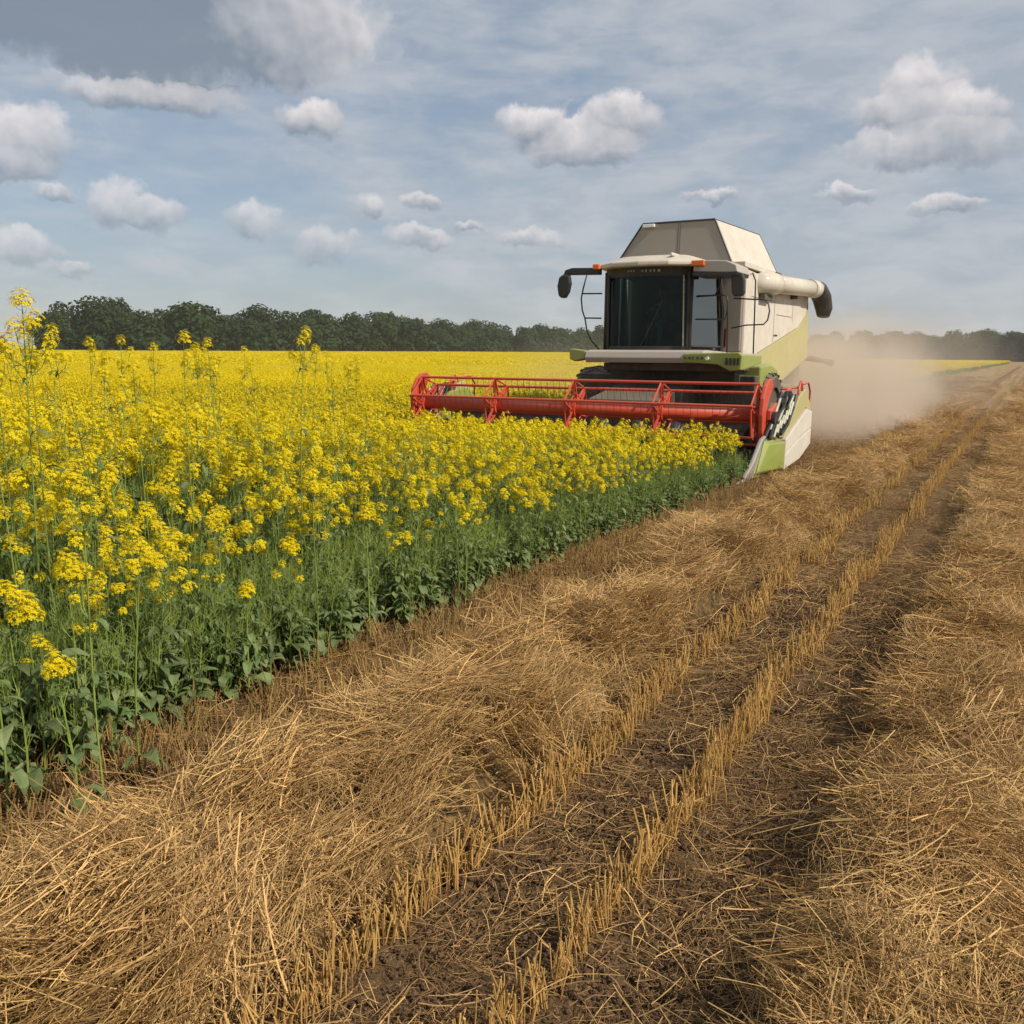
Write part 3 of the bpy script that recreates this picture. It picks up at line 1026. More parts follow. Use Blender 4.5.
# thin to 34 per m2
areas = 10.15 * 11.3
keep = rs.rand(len(near_x)) < min(1.0, 30 * areas / 16000) * (.50 + .35 * np.clip((near_y - 4) / 3, 0, 1) + (.5 - .35 * np.clip((near_y - 4) / 3, 0, 1)) * np.clip((-4.0 - near_x) / .7, 0, 1))
keep &= rs.rand(len(near_x)) < np.where(near_y < 7, .64, 1.0)
near_x, near_y = near_x[keep], near_y[keep]
near_h = crop_height(near_x, near_y) * rs.uniform(.68, 1.16, len(near_x)) * np.where((rs.rand(len(near_x)) < .10) & (near_y < 8) & (near_x < -4.5), rs.uniform(1.1, 1.35, len(near_x)), 1.0)
# depth behind the edge decides which ones show
vis = np.argsort(np.hypot(near_x, near_y) + np.maximum(0, (-4.5 - near_x)) * 1.2)
hand_i = set(vis[:300 - len(HEROES) - len(TALL)].tolist())
rg = random.Random(5)
for i in hand_i:
    place_parts(rg.choice(variants), float(near_x[i]), float(near_y[i]),
                'yellow flowering rapeseed plant in the near front of the crop', 'rapeseed plants in the near front of the crop', float(near_h[i]), rg.uniform(0, 6.3))
print('near plants', len(near_x))

srcA = [joined(make_plant(random.Random(700 + i), 1.0, random.Random(i).randint(4, 6), 1.0, True, .0045, 1.15, low=.68)) for i in range(8)]
srcA += [joined(make_plant(random.Random(760 + i), .85, 5, 2.2, True, .004, 1.0, flowers=False, low=.4)) for i in range(4)]     # 8..11 leafy without flowers
srcB = [joined(make_plant(random.Random(800 + i), 1.0, 7, 1.0, False, .006, 1.25, low=.66)) for i in range(8)]


def patch_mesh(rng, size, n, q, fl, low=.0):
    """a piece of far crop: stems, leaves and many little heads"""
    mb = MB()
    for i in range(n):
        x, y = rng.uniform(-size / 2, size / 2), rng.uniform(-size / 2, size / 2)
        h = rng.uniform(.78, 1.08)
        mb.add([(x - .006 * q, y, 0), (x + .006 * q, y, 0), (x, y, h)], [(0, 1, 2)], 0, rng.random() * .5)
        for j in range(2):
            a = rng.uniform(0, 6.3)
            z = rng.uniform(.15, .7) * h
            L = .10 * q ** .5
            mb.add([(x, y, z), (x + math.cos(a) * L, y + math.sin(a) * L, z + .04), (x + math.cos(a + .5) * L * .8, y + math.sin(a + .5) * L * .8, z - .03)], [(0, 1, 2)], 1, rng.random() * .6)
        for c in range(fl):
            cx, cy_, cz = x + rng.gauss(0, .07 * q ** .5), y + rng.gauss(0, .07 * q ** .5), h * rng.uniform(.80, 1.02)
            for j in range(4):
                c_ = Vector((cx + rng.gauss(0, .016 * q), cy_ + rng.gauss(0, .016 * q), cz + rng.gauss(0, .018 * q)))
                flower(mb, c_, Vector((rng.gauss(0, .6), rng.gauss(0, .6), 1)), .020 * q * rng.uniform(.8, 1.3), rng, False, 2)
    return mb.mesh('crop_patch', [M['stem'], M['leaf'], M['petal']])


srcC = [patch_mesh(random.Random(900 + i), 1.1, 34, 1.0, 4) for i in range(6)]
srcD = [patch_mesh(random.Random(950 + i), 4.4, 150, 2.6, 3) for i in range(5)]


def is_crop(x, y):
    return ((y < HEADER_Y) & (x < EDGE_X)) | ((y >= HEADER_Y) & (x < EDGE_FAR)) | ((y > 52) & (x < EDGE_BEYOND))


P_, R_, S_, I_ = [], [], [], []


def putc(x, y, h, lo, hi, sxy=None, tilt=.05):
    n = len(x)
    P_.append(np.stack([x, y, soil_h(x, y) - .01], -1))
    R_.append(np.stack([rs.normal(0, tilt, n), rs.normal(0, tilt, n), rs.uniform(0, 6.3, n)], -1))
    w = (h + 1) / 2 if sxy is None else np.full(n, sxy)
    S_.append(np.stack([w, w, h], -1))
    I_.append(rs.randint(lo, hi, n))


rest = np.array([i for i in range(len(near_x)) if i not in hand_i])
putc(near_x[rest], near_y[rest], near_h[rest], 0, 8)
# leafy undergrowth
x, y = rand_pts(12500, -9, EDGE_X + .02, 1.2, 15.1)
k2 = (rs.rand(len(x)) < .34 + .3 * (x > -4.6)) & ((np.hypot(x, y) < 12) | (x > -5))
putc(x[k2], y[k2], rs.uniform(.35, .95, k2.sum()) * (1 - .22 * np.clip((y[k2] - 4) / 4, 0, 1) - .15 * np.clip((y[k2] - 9) / 4, 0, 1)), 8, 12)
# 12.5 .. 32 m
x, y = rand_pts(60000, -34, EDGE_X, 0, 32)
rr = np.hypot(x, y)
k2 = is_crop(x + .06, y) & (rr > 12.4) & (rr < 32) & (rs.rand(len(x)) < 26 * (30.15 * 32) / 60000)
x, y = x[k2], y[k2]
putc(x, y, crop_height(x, y) * rs.uniform(.8, 1.12, len(x)), 12, 20)
print('mid plants', len(x))
# 32 .. 85 m
gx, gy = np.meshgrid(np.arange(-95, EDGE_X, .9), np.arange(0, 90, .9))
x, y = gx.ravel() + rs.uniform(-.2, .2, gx.size), gy.ravel() + rs.uniform(-.2, .2, gx.size)
rr = np.hypot(x, y)
k2 = is_crop(x + .5, y) & (rr > 31.5) & (rr < 85) & in_view(x, y, 4)
x, y = x[k2], y[k2]
putc(x, y, crop_height(x, y) * rs.uniform(.95, 1.08, len(x)), 20, 26, 1.0, .01)
print('patches', len(x))
gx, gy = np.meshgrid(np.arange(-330, EDGE_BEYOND - 1.5, 3.9), np.arange(0, 420, 3.9))
x, y = gx.ravel() + rs.uniform(-.8, .8, gx.size), gy.ravel() + rs.uniform(-.8, .8, gx.size)
rr = np.hypot(x, y)
k2 = (rr > 83) & (rr < 420) & in_view(x, y, 3)
x, y = x[k2], y[k2]
putc(x, y, rs.uniform(.95, 1.1, len(x)), 26, 31, 1.0, .0)
print('far patches', len(x))
scatter('rapeseed_crop', np.concatenate(P_), np.concatenate(R_), np.concatenate(S_), np.concatenate(I_),
        source_collection('crop', srcA + srcB + srcC + srcD), 'dense field of yellow flowering rapeseed', 'crop')

# the closed canopy of the distant crop (beyond the plants that can be told apart)
cX = spaced(-900, EDGE_FAR - .6, -120, EDGE_FAR - 1.0, 1.2, 1.2, 40)
cX = cX[cX <= EDGE_FAR - .5]


def canopy_h(x, y):
    d = np.hypot(x, y)
    h = .62 + .24 * np.clip((d - 32) / 40, 0, 1) + (fbm(x * .35, y * .35, 3, 81) - .5) * .12
    h = np.where(d < 36, -.5, h)
    return np.where(x > EDGE_FAR - 1.1, 0.0, h) + soil_h(x, y)


o = grid_object('crop_canopy', cX, spaced(-40, 1100, 0, 140, 1.5, 1.15, 40), canopy_h, M['canopy'])
tag(o, 'distant yellow surface of the rapeseed field reaching to the trees', 'crop', None, 'stuff')


# ------------------------------------------------------------------ far trees
def crown_mesh(seed, W, H):
    rng = random.Random(seed)
    mb = MB()
    lobes = []
    for i in range(13):
        a = rng.uniform(0, 6.3)
        u = rng.uniform(.12, .9)
        rad = W * .5 * math.sqrt(max(.1, 1 - (abs(u - .42) / .62) ** 2)) * rng.uniform(.35, .75)
        lobes.append((Vector((math.cos(a) * rad, math.sin(a) * rad, H * u)), W * rng.uniform(.17, .27)))
    lobes.append((Vector((0, 0, H * .8)), W * .26))
    lobes.append((Vector((0, 0, H * .45)), W * .36))
    for c, r_ in lobes:
        for i in range(int(150 * (r_ / (W * .22)) ** 2)):
            d = Vector((rng.gauss(0, 1), rng.gauss(0, 1), rng.gauss(0, 1))).normalized()
            p = c + d * r_ * rng.uniform(.72, 1.06)
            if p.z < .3:
                continue
            n, a, b = frame(d + Vector((rng.gauss(0, .28), rng.gauss(0, .28), rng.gauss(0, .28))))
            s = rng.uniform(.28, .6)
            w = rng.uniform(0, 6.3)
            vs = [p + (a * math.cos(w + j * PI / 2) + b * math.sin(w + j * PI / 2)) * s * rng.uniform(.6, 1.2) for j in range(4)]
            mb.add(vs, [(0, 1, 2, 3)], 0, min(1, max(0, rng.gauss(.35, .15))))
    return mb.mesh('crown', [M['crown']])


def trunk_mesh(seed, H):
    rng = random.Random(seed)
    mb = MB()
    mb.tube([(0, 0, -.3), (rng.gauss(0, .1), rng.gauss(0, .1), H * .3), (rng.gauss(0, .2), rng.gauss(0, .2), H * .7)], [.38, .28, .12], 7)
    for i in range(5):
        a = i * 1.3
        z = H * rng.uniform(.22, .5)
        mb.tube([(0, 0, z), (math.cos(a) * 1.4, math.sin(a) * 1.4, z + 1.8), (math.cos(a) * 2.3, math.sin(a) * 2.3, z + 3.6)], [.14, .09, .04], 5)
    return mb.mesh('trunk', [M['bark']])


crowns = [crown_mesh(40 + i, 12.5, 12) for i in range(6)]
trunks = [trunk_mesh(60 + i, 13) for i in range(3)]
rg = random.Random(99)


def tree(x, y, sc, hz, label, group):
    r_ = empty('tree', (x, y, float(soil_h(x, y))), label, 'tree', group, rg.uniform(0, 6.3))
    r_.scale = (sc, sc, sc * hz)
    c = bpy.data.objects.new('crown', rg.choice(crowns))
    S.collection.objects.link(c)
    c.parent = r_
    c.location = (0, 0, .6)
    t = bpy.data.objects.new('trunk', rg.choice(trunks))
    S.collection.objects.link(t)
    t.parent = r_


A, B = Vector((-226, 152)), Vector((-225, 500))
n = 34
for i in range(n):
    u = (i / (n - 1)) ** 1.0
    p = A.lerp(B, u) + Vector((rg.gauss(0, 3), rg.gauss(0, 2.5)))
    tree(p.x, p.y, rg.uniform(.95, 1.4), rg.uniform(.78, .95), 'dark green broadleaf tree in the long row beyond the rapeseed field, left of the harvester', 'trees of the left row')
    if i % 2:
        p = p + Vector((-14, rg.uniform(-3, 3)))
        tree(p.x, p.y, rg.uniform(1.0, 1.3), 1.0, 'dark green broadleaf tree in the long row beyond the rapeseed field, left of the harvester', 'trees of the left row')
A, B = Vector((-225, 500)), Vector((-95, 640))
for i in range(22):
    p = A.lerp(B, i / 21) + Vector((rg.gauss(0, 3), rg.gauss(0, 3)))
    tree(p.x, p.y, rg.uniform(1.0, 1.35), 1.0, 'dark green broadleaf tree in the long row beyond the rapeseed field, left of the harvester', 'trees of the left row')
A, B = Vector((-125, 640)), Vector((45, 600))
for i in range(38):
    p = A.lerp(B, i / 37) + Vector((rg.gauss(0, 3), rg.gauss(0, 5)))
    tree(p.x, p.y, rg.uniform(1.3, 1.65), rg.uniform(.82, .95), 'hazy grey-green tree on the horizon at the far right, behind the mown field', 'trees of the far right row')


# undergrowth below the trees
def brush_mesh(seed):
    rng = random.Random(seed)
    mb = MB()
    for i in range(420):
        a, q = rng.uniform(0, 6.3), math.sqrt(rng.random())
        p = Vector((math.cos(a) * 6 * q, math.sin(a) * 3 * q, rng.uniform(.2, 5.2) * (1.1 - .5 * q)))
        n, a_, b = frame(Vector((rng.gauss(0, 1), rng.gauss(0, 1), rng.gauss(.5, 1))))
        s = rng.uniform(.4, .9)
        mb.add([p + (a_ * math.cos(j * PI / 2) + b * math.sin(j * PI / 2)) * s for j in range(4)], [(0, 1, 2, 3)], 0, rng.random() * .5)
    return mb.mesh('brush', [M['crown']])


P_ = []
for A, B, n in ((Vector((-226, 152)), Vector((-225, 500)), 62), (Vector((-225, 500)), Vector((-95, 640)), 34), (Vector((-125, 640)), Vector((60, 600)), 34)):
    for i in range(n):
        for off in (-1, 4):
            p = A.lerp(B, i / (n - 1)) + Vector((rg.gauss(0, 2) - off, rg.gauss(0, 2) + off))
            P_.append((p.x, p.y, float(soil_h(p.x, p.y))))
P_ = np.array(P_)
n = len(P_)
scatter('undergrowth', P_, np.stack([np.zeros(n), np.zeros(n), rs.uniform(0, 6.3, n)], -1), np.stack([rs.uniform(.9, 1.4, n)] * 3, -1), rs.randint(0, 3, n),
        source_collection('brush', [brush_mesh(i) for i in range(3)]), 'dark bushes and undergrowth along the foot of the tree rows', 'undergrowth')



# ------------------------------------------------------------------ combine harvester (faces -Y, towards the camera)
CX, CY = -6.85, 19.5
combine = empty('combine_harvester', (CX, CY, 0), 'cream and lime green combine harvester with a wide red reel cutting the rapeseed', 'combine harvester')
CL = (CX, CY, 0)


def part(mb, name, mats, parent=None, bevel=0.0, smooth=False, fix=True, label=None):
    return mb.build(name, mats, parent or combine, CL, smooth, bevel, fix, label)


# chassis and body
b = MB()
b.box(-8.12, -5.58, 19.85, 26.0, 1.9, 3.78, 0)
b.prism([(19.9, 1.9), (26.2, 1.9), (25.6, 1.55), (22.7, 1.2), (20.2, 1.35)], 'x', -8.05, -5.65, 1)
b.box(-7.5, -6.2, 19.6, 22.5, .75, 1.5, 1)
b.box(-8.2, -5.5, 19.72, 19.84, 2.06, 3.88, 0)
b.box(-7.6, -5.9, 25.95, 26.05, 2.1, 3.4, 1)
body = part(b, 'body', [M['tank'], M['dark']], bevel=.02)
for sx, X0, X1 in ((1, -5.565, -5.50), (-1, -8.20, -8.135)):
    p = MB()
    p.prism([(19.86, 3.86), (19.86, 2.0), (20.9, 2.045), (25.0, 2.76), (25.85, 3.10), (26.12, 3.50), (26.1, 3.68)], 'x', X0, X1, 0)
    part(p, 'side_panel', [M['white']], bevel=.02)
    p = MB()
    p.prism([(19.86, 1.99), (19.95, 1.84), (21.1, 1.80), (22.7, 1.22), (26.45, 1.98), (26.16, 3.49), (25.87, 3.08), (25.0, 2.745), (20.9, 2.03)], 'x', X0, X1, 0)
    part(p, 'lower_panel', [M['olive']], bevel=.015, label='pale green lower side panel')
    p = MB()
    xs = X1 + .004 if sx > 0 else X0 - .004
    for yy in (22.4, 24.3):
        p.box(min(xs, xs - .002 * sx), max(xs, xs - .002 * sx), yy, yy + .018, 2.9 if yy > 24 else 2.35, 3.72 if yy < 24 else 3.6, 0)
    p.tube([(xs, 22.45, 2.5), (xs + .02 * sx, 22.5, 2.52), (xs + .02 * sx, 22.7, 2.52), (xs, 22.75, 2.5)], .012, 6, 0)
    for zz, ya, yb in ((3.3, 20.3, 22.3), (3.0, 22.6, 24.2)):
        p.box(min(xs, xs - .002 * sx), max(xs, xs - .002 * sx), ya, yb, zz, zz + .012, 0)
    for i in range(9):
        yy = 20.15 + i * .68
        p.tube([(xs - .004 * sx, yy, 3.78 - (yy - 19.86) * .028), (xs + .008 * sx, yy, 3.78 - (yy - 19.86) * .028)], .018, 8, 0)
    part(p, 'panel_seam', [M['black']])
# front panel beside the cab
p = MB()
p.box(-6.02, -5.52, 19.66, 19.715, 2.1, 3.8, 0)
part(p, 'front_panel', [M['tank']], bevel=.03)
p = MB()
p.box(-6.0, -5.83, 19.62, 19.655, 2.2, 2.6, 0)
part(p, 'reflector', [M['redlens']], bevel=.01)
# roof deck behind the tank
p = MB()
p.prism([(22.0, 3.86), (22.0, 3.97), (26.0, 3.74), (26.14, 3.69)], 'x', -8.2, -5.5, 0)
p.box(-7.9, -5.8, 22.6, 24.2, 3.95, 4.12, 1)
part(p, 'engine_deck', [M['white'], M['dark']], bevel=.02)

# grain tank: a trapezoid hopper
p = MB()
y0, y1 = 19.7, 22.6
P4 = [(-8.52, y0, 4.0), (-5.80, y0, 4.0), (-5.56, y1 + .1, 4.0), (-8.52, y1 + .1, 4.0)]
Q4 = [(-7.88, y0 + .05, 4.92), (-6.22, y0 + .05, 4.92), (-6.10, 22.95, 4.95), (-7.88, 22.95, 4.95)]
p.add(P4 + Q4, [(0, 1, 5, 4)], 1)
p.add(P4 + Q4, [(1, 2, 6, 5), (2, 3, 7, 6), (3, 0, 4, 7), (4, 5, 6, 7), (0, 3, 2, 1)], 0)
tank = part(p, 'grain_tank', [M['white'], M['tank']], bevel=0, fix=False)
p = MB()
edge = .022
for a, c in ((P4[0], Q4[0]), (Q4[0], Q4[1]), (Q4[1], P4[1]), (P4[0], P4[1]), (Q4[1], Q4[2]), (Q4[2], P4[2]), (P4[1], P4[2])):
    p.tube([a, c], edge if c is not Q4[2] and a is not Q4[2] else .012, 6, 0)
for xx in (-7.05, -7.0):
    p.tube([(xx, y0 - .001, 4.03), (xx + .01, y0 + .047, 4.9)], .004, 5, 0)
part(p, 'tank_trim', [M['black']], tank)
p = MB()
p.box(-7.86, -7.58, 19.66, 19.73, 4.83, 4.90, 0)
part(p, 'work_light', [M['lamp']], tank, bevel=.01)
p = MB()
p.prism([(19.62, 3.89), (19.62, 3.999), (22.25, 3.999), (22.25, 3.98), (22.05, 3.88)], 'x', -8.3, -5.48, 0)
part(p, 'tank_base', [M['white']], bevel=.02)

# unloading auger along the side
p = MB()
p.tube([(-5.75, 20.9, 3.60), (-5.46, 21.0, 3.64), (-5.36, 21.25, 3.66), (-5.35, 21.7, 3.66)], .245, 20, 0)
p.tube([(-5.35, 21.7, 3.66), (-5.30, 25.2, 3.79)], .21, 20, 0)
p.tube([(-5.30, 25.2, 3.79), (-5.29, 25.9, 3.81)], .235, 20, 0)
aug = part(p, 'unloading_auger', [M['white']], smooth=False)
for q in aug.data.polygons:
    q.use_smooth = len(q.vertices) == 4
p = MB()
p.tube([(-5.29, 25.9, 3.81), (-5.27, 26.2, 3.80), (-5.22, 26.5, 3.62), (-5.16, 26.6, 3.3), (-5.16, 26.55, 3.12)], [.24, .25, .26, .23, .17], 14, 0)
part(p, 'spout', [M['black']], aug, smooth=True)
p = MB()
p.box(-5.5, -5.34, 24.0, 24.08, 3.45, 3.62, 0)
p.box(-5.5, -5.36, 20.9, 21.6, 3.28, 3.40, 0)
part(p, 'auger_bracket', [M['dark']], aug)

# cab ------------------------------------------------------------
def arc(t, inset=0.0):
    """curved windscreen footprint, t from 0 (left in view) to 1"""
    x = -7.93 + inset + (1.83 - 2 * inset) * t
    y = 17.62 + .34 * (2 * t - 1) ** 2 + inset
    return x, y


p = MB()     # floor, roof lining, rear wall, pillars
floor = [arc(i / 12) for i in range(13)] + [(-5.86, 19.3), (-5.86, 19.45), (-7.98, 19.45)]
p.prism(floor, 'z', 2.075, 2.14, 0)
p.prism(floor, 'z', 3.66, 3.74, 0)
p.box(-7.98, -6.05, 19.45, 19.6, 2.08, 3.74, 1)
cab = part(p, 'cab', [M['black'], M['interior']])
p = MB()
for t in (0, 1):
    x, y = arc(t)
    p.tube([(x, y, 2.1), (x, y + .02, 3.72)], .055, 8, 0)
p.tube([(-7.98, 19.3, 2.1), (-7.98, 19.05, 3.72)], .03, 8, 0)
part(p, 'pillar', [M['black']], cab, smooth=True)


def curved(z0, z1, t0, t1, off, mb, m=0, n=12, thick=.008):
    vs = []
    for i in range(n + 1):
        x, y = arc(t0 + (t1 - t0) * i / n)
        vs += [(x, y - off, z0), (x, y - off - (.02 if z1 > 3 else 0), z1), (x, y - off + thick, z1), (x, y - off + thick, z0)]
    fs = []
    for i in range(n):
        for j in range(4):
            a, b_ = i * 4 + j, i * 4 + (j + 1) % 4
            fs.append((a, b_, b_ + 4, a + 4))
    fs += [(0, 1, 2, 3), (n * 4 + 3, n * 4 + 2, n * 4 + 1, n * 4)]
    mb.add(vs, fs, m)


p = MB()
curved(2.19, 3.60, .06, .97, .0, p)
part(p, 'windscreen', [M['glass']], cab, smooth=False)
p = MB()
curved(2.12, 2.20, .0, 1, .015, p, 0, 12, .04)
curved(3.59, 3.80, .0, 1, .02, p, 0, 12, .05)
for t in (.045, .985):
    x, y = arc(t)
    p.tube([(x, y - .01, 2.15), (x, y - .03, 3.65)], .035, 6, 0)
part(p, 'windscreen_frame', [M['black']], cab)
p = MB()
x, y = arc(.955)
p.tube([(x, y - .045, 2.2), (x - .03, y - .06, 3.6)], .016, 6, 0)
p.tube([arc(.5)[:2] + (2.2,), (-6.9, 17.58, 2.35), (-6.55, 17.6, 3.1)], .009, 5, 1)
part(p, 'wiper', [M['chain'], M['black']], cab)
for X0, nm in ((-6.055, 'door'), (-7.985, 'side_window')):
    p = MB()
    p.prism([(18.06, 2.2), (19.25, 2.2), (19.2, 2.9), (19.02, 3.64), (18.06, 3.64)], 'x', X0, X0 + .01, 0)
    if nm == 'door':       # the door glass flares outwards to the rear
        p = MB()
        q4 = [(-6.15, 18.04, 2.2), (-5.84, 19.28, 2.2), (-5.82, 19.20, 2.95), (-5.88, 19.04, 3.64), (-6.15, 18.04, 3.64)]
        p.add(q4 + [(x - .012, y + .002, z) for x, y, z in q4], [(0, 1, 2, 3, 4), (9, 8, 7, 6, 5), (0, 5, 6, 1), (1, 6, 7, 2), (2, 7, 8, 3), (3, 8, 9, 4), (4, 9, 5, 0)])
    dr = part(p, nm, [M['glass2'] if nm == 'door' else M['glass']], cab)
    if nm == 'door':
        p = MB()
        pts = q4 + q4[:1]
        p.tube(pts, .03, 6, 0)
        p.tube([(-5.84, 19.3, 2.1), (-5.80, 19.22, 2.95), (-5.87, 19.05, 3.72)], .055, 8, 0)
        part(p, 'door_frame', [M['black']], cab)
# marks on the dark band above the windscreen: small pale dashes as in the photograph
p = MB()
for i, (w, h) in enumerate(((.05, .03), (.04, .05), (.06, .035), (.045, .05), (.07, .05))):
    x, y = arc(.50 + i * .045)
    p.box(x, x + w * .8, y - .052, y - .047, 3.69 - h / 2, 3.69 + h / 2, 0)
for i in range(3):
    x, y = arc(.33 + i * .035)
    p.box(x, x + .03, y - .052, y - .047, 3.68, 3.71, 0)
part(p, 'pale_mark', [M['grey']], cab)
# roof cap
p = MB()
rp = [(-8.0, 17.75), (-7.6, 17.42), (-7.0, 17.34), (-6.4, 17.42), (-5.95, 17.7), (-5.85, 18.2), (-5.85, 19.6), (-8.1, 19.6), (-8.1, 18.2)]
rt = [(-7.6, 17.95), (-7.4, 17.85), (-7.0, 17.8), (-6.5, 17.85), (-6.25, 18.0), (-6.2, 18.3), (-6.2, 19.5), (-7.75, 19.5), (-7.75, 18.3)]
n = len(rp)
vs = [(x, y, 3.77) for x, y in rp] + [(x, y, 3.86) for x, y in rp] + [(x, y, 4.01) for x, y in rt]
fs = [(i, (i + 1) % n, n + (i + 1) % n, n + i) for i in range(n)] + [(n + i, n + (i + 1) % n, 2 * n + (i + 1) % n, 2 * n + i) for i in range(n)]
fs += [tuple(range(n)), tuple(range(2 * n, 3 * n))]
p.add(vs, fs, 0)
p.box(-6.44, -6.38, 17.6, 19.3, 3.96, 4.03, 0)
roof = part(p, 'cab_roof', [M['white']], cab, bevel=.025)
p = MB()     # dark visor out to the mirror, right in view
p.prism([(-5.95, 3.64), (-5.95, 3.86), (-5.30, 3.83), (-5.10, 3.74), (-5.06, 3.60), (-5.3, 3.60)], 'y', 17.62, 18.5, 0)
part(p, 'visor', [M['grey']], cab, bevel=.02)
p = MB()
p.prism([(-5.95, 3.56), (-5.95, 3.635), (-5.07, 3.595), (-5.08, 3.54)], 'y', 17.6, 18.45, 0)
part(p, 'visor_edge', [M['black']], cab)
p = MB()
p.box(-5.98, -5.72, 17.56, 17.66, 3.74, 3.85, 0)
part(p, 'beacon', [M['amber']], cab, bevel=.02)
p = MB()
p.box(-8.12, -7.97, 17.6, 17.7, 3.76, 3.87, 0)
part(p, 'beacon', [M['amber']], cab, bevel=.02)
# mirrors
p = MB()
p.prism([(-7.98, 3.80), (-8.62, 3.82), (-8.78, 3.78), (-8.86, 3.60), (-8.78, 3.58), (-8.70, 3.68), (-7.98, 3.66)], 'y', 17.66, 17.80, 0)
part(p, 'mirror_arm', [M['black']], bevel=.015)
for pts in ([(-8.79, 3.69), (-8.89, 3.63), (-8.93, 3.45), (-8.9, 3.26), (-8.84, 3.20), (-8.74, 3.20), (-8.66, 3.32), (-8.62, 3.5), (-8.65, 3.66)],
            [(-5.21, 3.55), (-5.14, 3.60), (-4.99, 3.59), (-4.94, 3.45), (-4.93, 3.22), (-4.97, 3.15), (-5.12, 3.14), (-5.18, 3.2)]):
    p = MB()
    yy = 17.58 if pts[0][0] < -7 else 17.66
    p.prism(pts, 'y', yy, yy + .13, 0)
    part(p, 'mirror', [M['black']], bevel=.03)
# cab interior seen through the glass
p = MB()
p.box(-7.25, -6.75, 18.55, 19.05, 2.35, 2.58, 0)
p.prism([(18.95, 2.55), (19.15, 3.3), (19.25, 3.3), (19.1, 2.5)], 'x', -7.25, -6.75, 0)
p.box(-6.72, -6.5, 18.3, 19.0, 2.5, 2.72, 0)
part(p, 'seat', [M['interior']], cab, bevel=.04)
p = MB()
ring = [(-7.0 + .19 * math.cos(a * PI / 8), 18.22 - .09 * math.sin(a * PI / 8), 2.88 + .16 * math.sin(a * PI / 8)) for a in range(17)]
p.tube(ring, .016, 6, 0)
p.tube([(-7.0, 18.05, 2.2), (-7.0, 18.22, 2.88)], .035, 6, 0)
p.box(-7.75, -7.68, 17.95, 18.0, 2.2, 3.1, 0)
part(p, 'steering_wheel', [M['black']], cab)

# platform in front of and beside the cab
p = MB()
p.prism([(17.42, 1.86), (17.37, 1.96), (17.42, 2.09), (17.6, 2.12), (19.7, 2.075), (19.7, 1.95)], 'x', -8.15, -5.6, 0)
p.prism([(17.55, 1.95), (17.55, 2.07), (18.9, 2.06), (18.9, 1.98)], 'x', -5.595, -4.93, 0)
p.box(-7.9, -5.2, 17.8, 19.7, 1.7, 1.855, 1)
p.box(-9.0, -4.98, 19.0, 19.3, 1.0, 1.60, 1)
p.box(-8.1, -5.3, 18.6, 19.6, 1.4, 1.72, 1)
part(p, 'platform', [M['grey'], M['dark']], bevel=.02)
p = MB()
p.prism([(-8.52, 1.92), (-8.53, 2.12), (-8.45, 2.14), (-8.16, 2.10), (-8.16, 1.93), (-8.42, 1.88)], 'y', 17.42, 17.75, 0)
part(p, 'bumper_end', [M['green']], bevel=.02)
p = MB()
p.prism([(-6.0, 1.88), (-6.0, 2.05), (-4.9, 2.08), (-4.82, 2.02), (-4.84, 1.74), (-5.05, 1.72), (-5.3, 1.84)], 'y', 17.36, 17.54, 0)
p.prism([(17.545, 1.74), (17.545, 2.04), (18.9, 2.02), (18.9, 1.86)], 'x', -4.92, -4.84, 0)
part(p, 'bumper_end', [M['green']], bevel=.02)
p = MB()
for i in range(4):
    p.box(-5.14 + i * .075, -5.10 + i * .075, 17.335, 17.362, 1.84, 1.97, 0)
part(p, 'vent_slot', [M['black']])
p = MB()
p.tube([(-5.50, 17.30, 1.955), (-5.50, 17.36, 1.955)], .034, 12, 0)
hl = part(p, 'headlight', [M['lamp']])
p = MB()
for i, w in enumerate((.05, .06, .035, .055, .06)):
    p.box(-5.98 + i * .085, -5.98 + i * .085 + w, 17.35, 17.362, 1.94, 1.99, 0)
part(p, 'dark_mark', [M['dark']])
# rails
def rail(*lines, r=.016, nm='handrail'):
    q = MB()
    for l in lines:
        q.tube(l, r, 6, 0)
    part(q, nm, [M['black']], smooth=True)


Y = 17.9
rail([(-8.38, Y, 3.68), (-8.46, Y, 3.4), (-8.5, Y, 3.2), (-8.47, Y, 2.95), (-8.4, Y, 2.77), (-8.35, Y, 2.51), (-8.24, Y, 2.31), (-8.05, Y, 2.12)],
     [(-8.47, Y, 3.3), (-8.02, Y, 3.29)], [(-8.39, Y, 2.79), (-8.02, Y, 2.78)])
Y = 18.1
rail([(-5.53, Y, 3.62), (-5.55, Y, 3.39), (-5.64, Y, 3.2), (-6.02, Y, 3.19)], [(-6.02, Y, 3.2), (-5.50, Y, 3.21), (-5.40, Y, 3.19), (-5.37, Y, 3.08), (-5.34, Y, 2.07)],
     [(-6.02, Y, 2.74), (-5.42, Y, 2.73), (-5.37, Y, 2.9)])
Y = 18.6
rail([(-5.4, Y, 3.17), (-5.01, Y, 3.14), (-4.78, Y, 3.13), (-4.69, Y, 3.05), (-4.66, Y, 2.90), (-4.69, Y, 2.72), (-4.77, Y, 2.64), (-5.12, Y, 2.63), (-5.42, Y, 2.57)],
     [(-5.04, Y, 3.66), (-4.97, Y, 3.5), (-4.96, Y, 2.94), (-4.94, Y, 1.9)])
# fender and lower front
p = MB()
p.prism([(19.3, 1.28), (19.3, 1.80), (20.2, 1.84), (20.75, 1.72), (21.05, 1.45), (21.1, 1.28)], 'x', -5.42, -4.95, 0)
part(p, 'fender', [M['green']], bevel=.04)

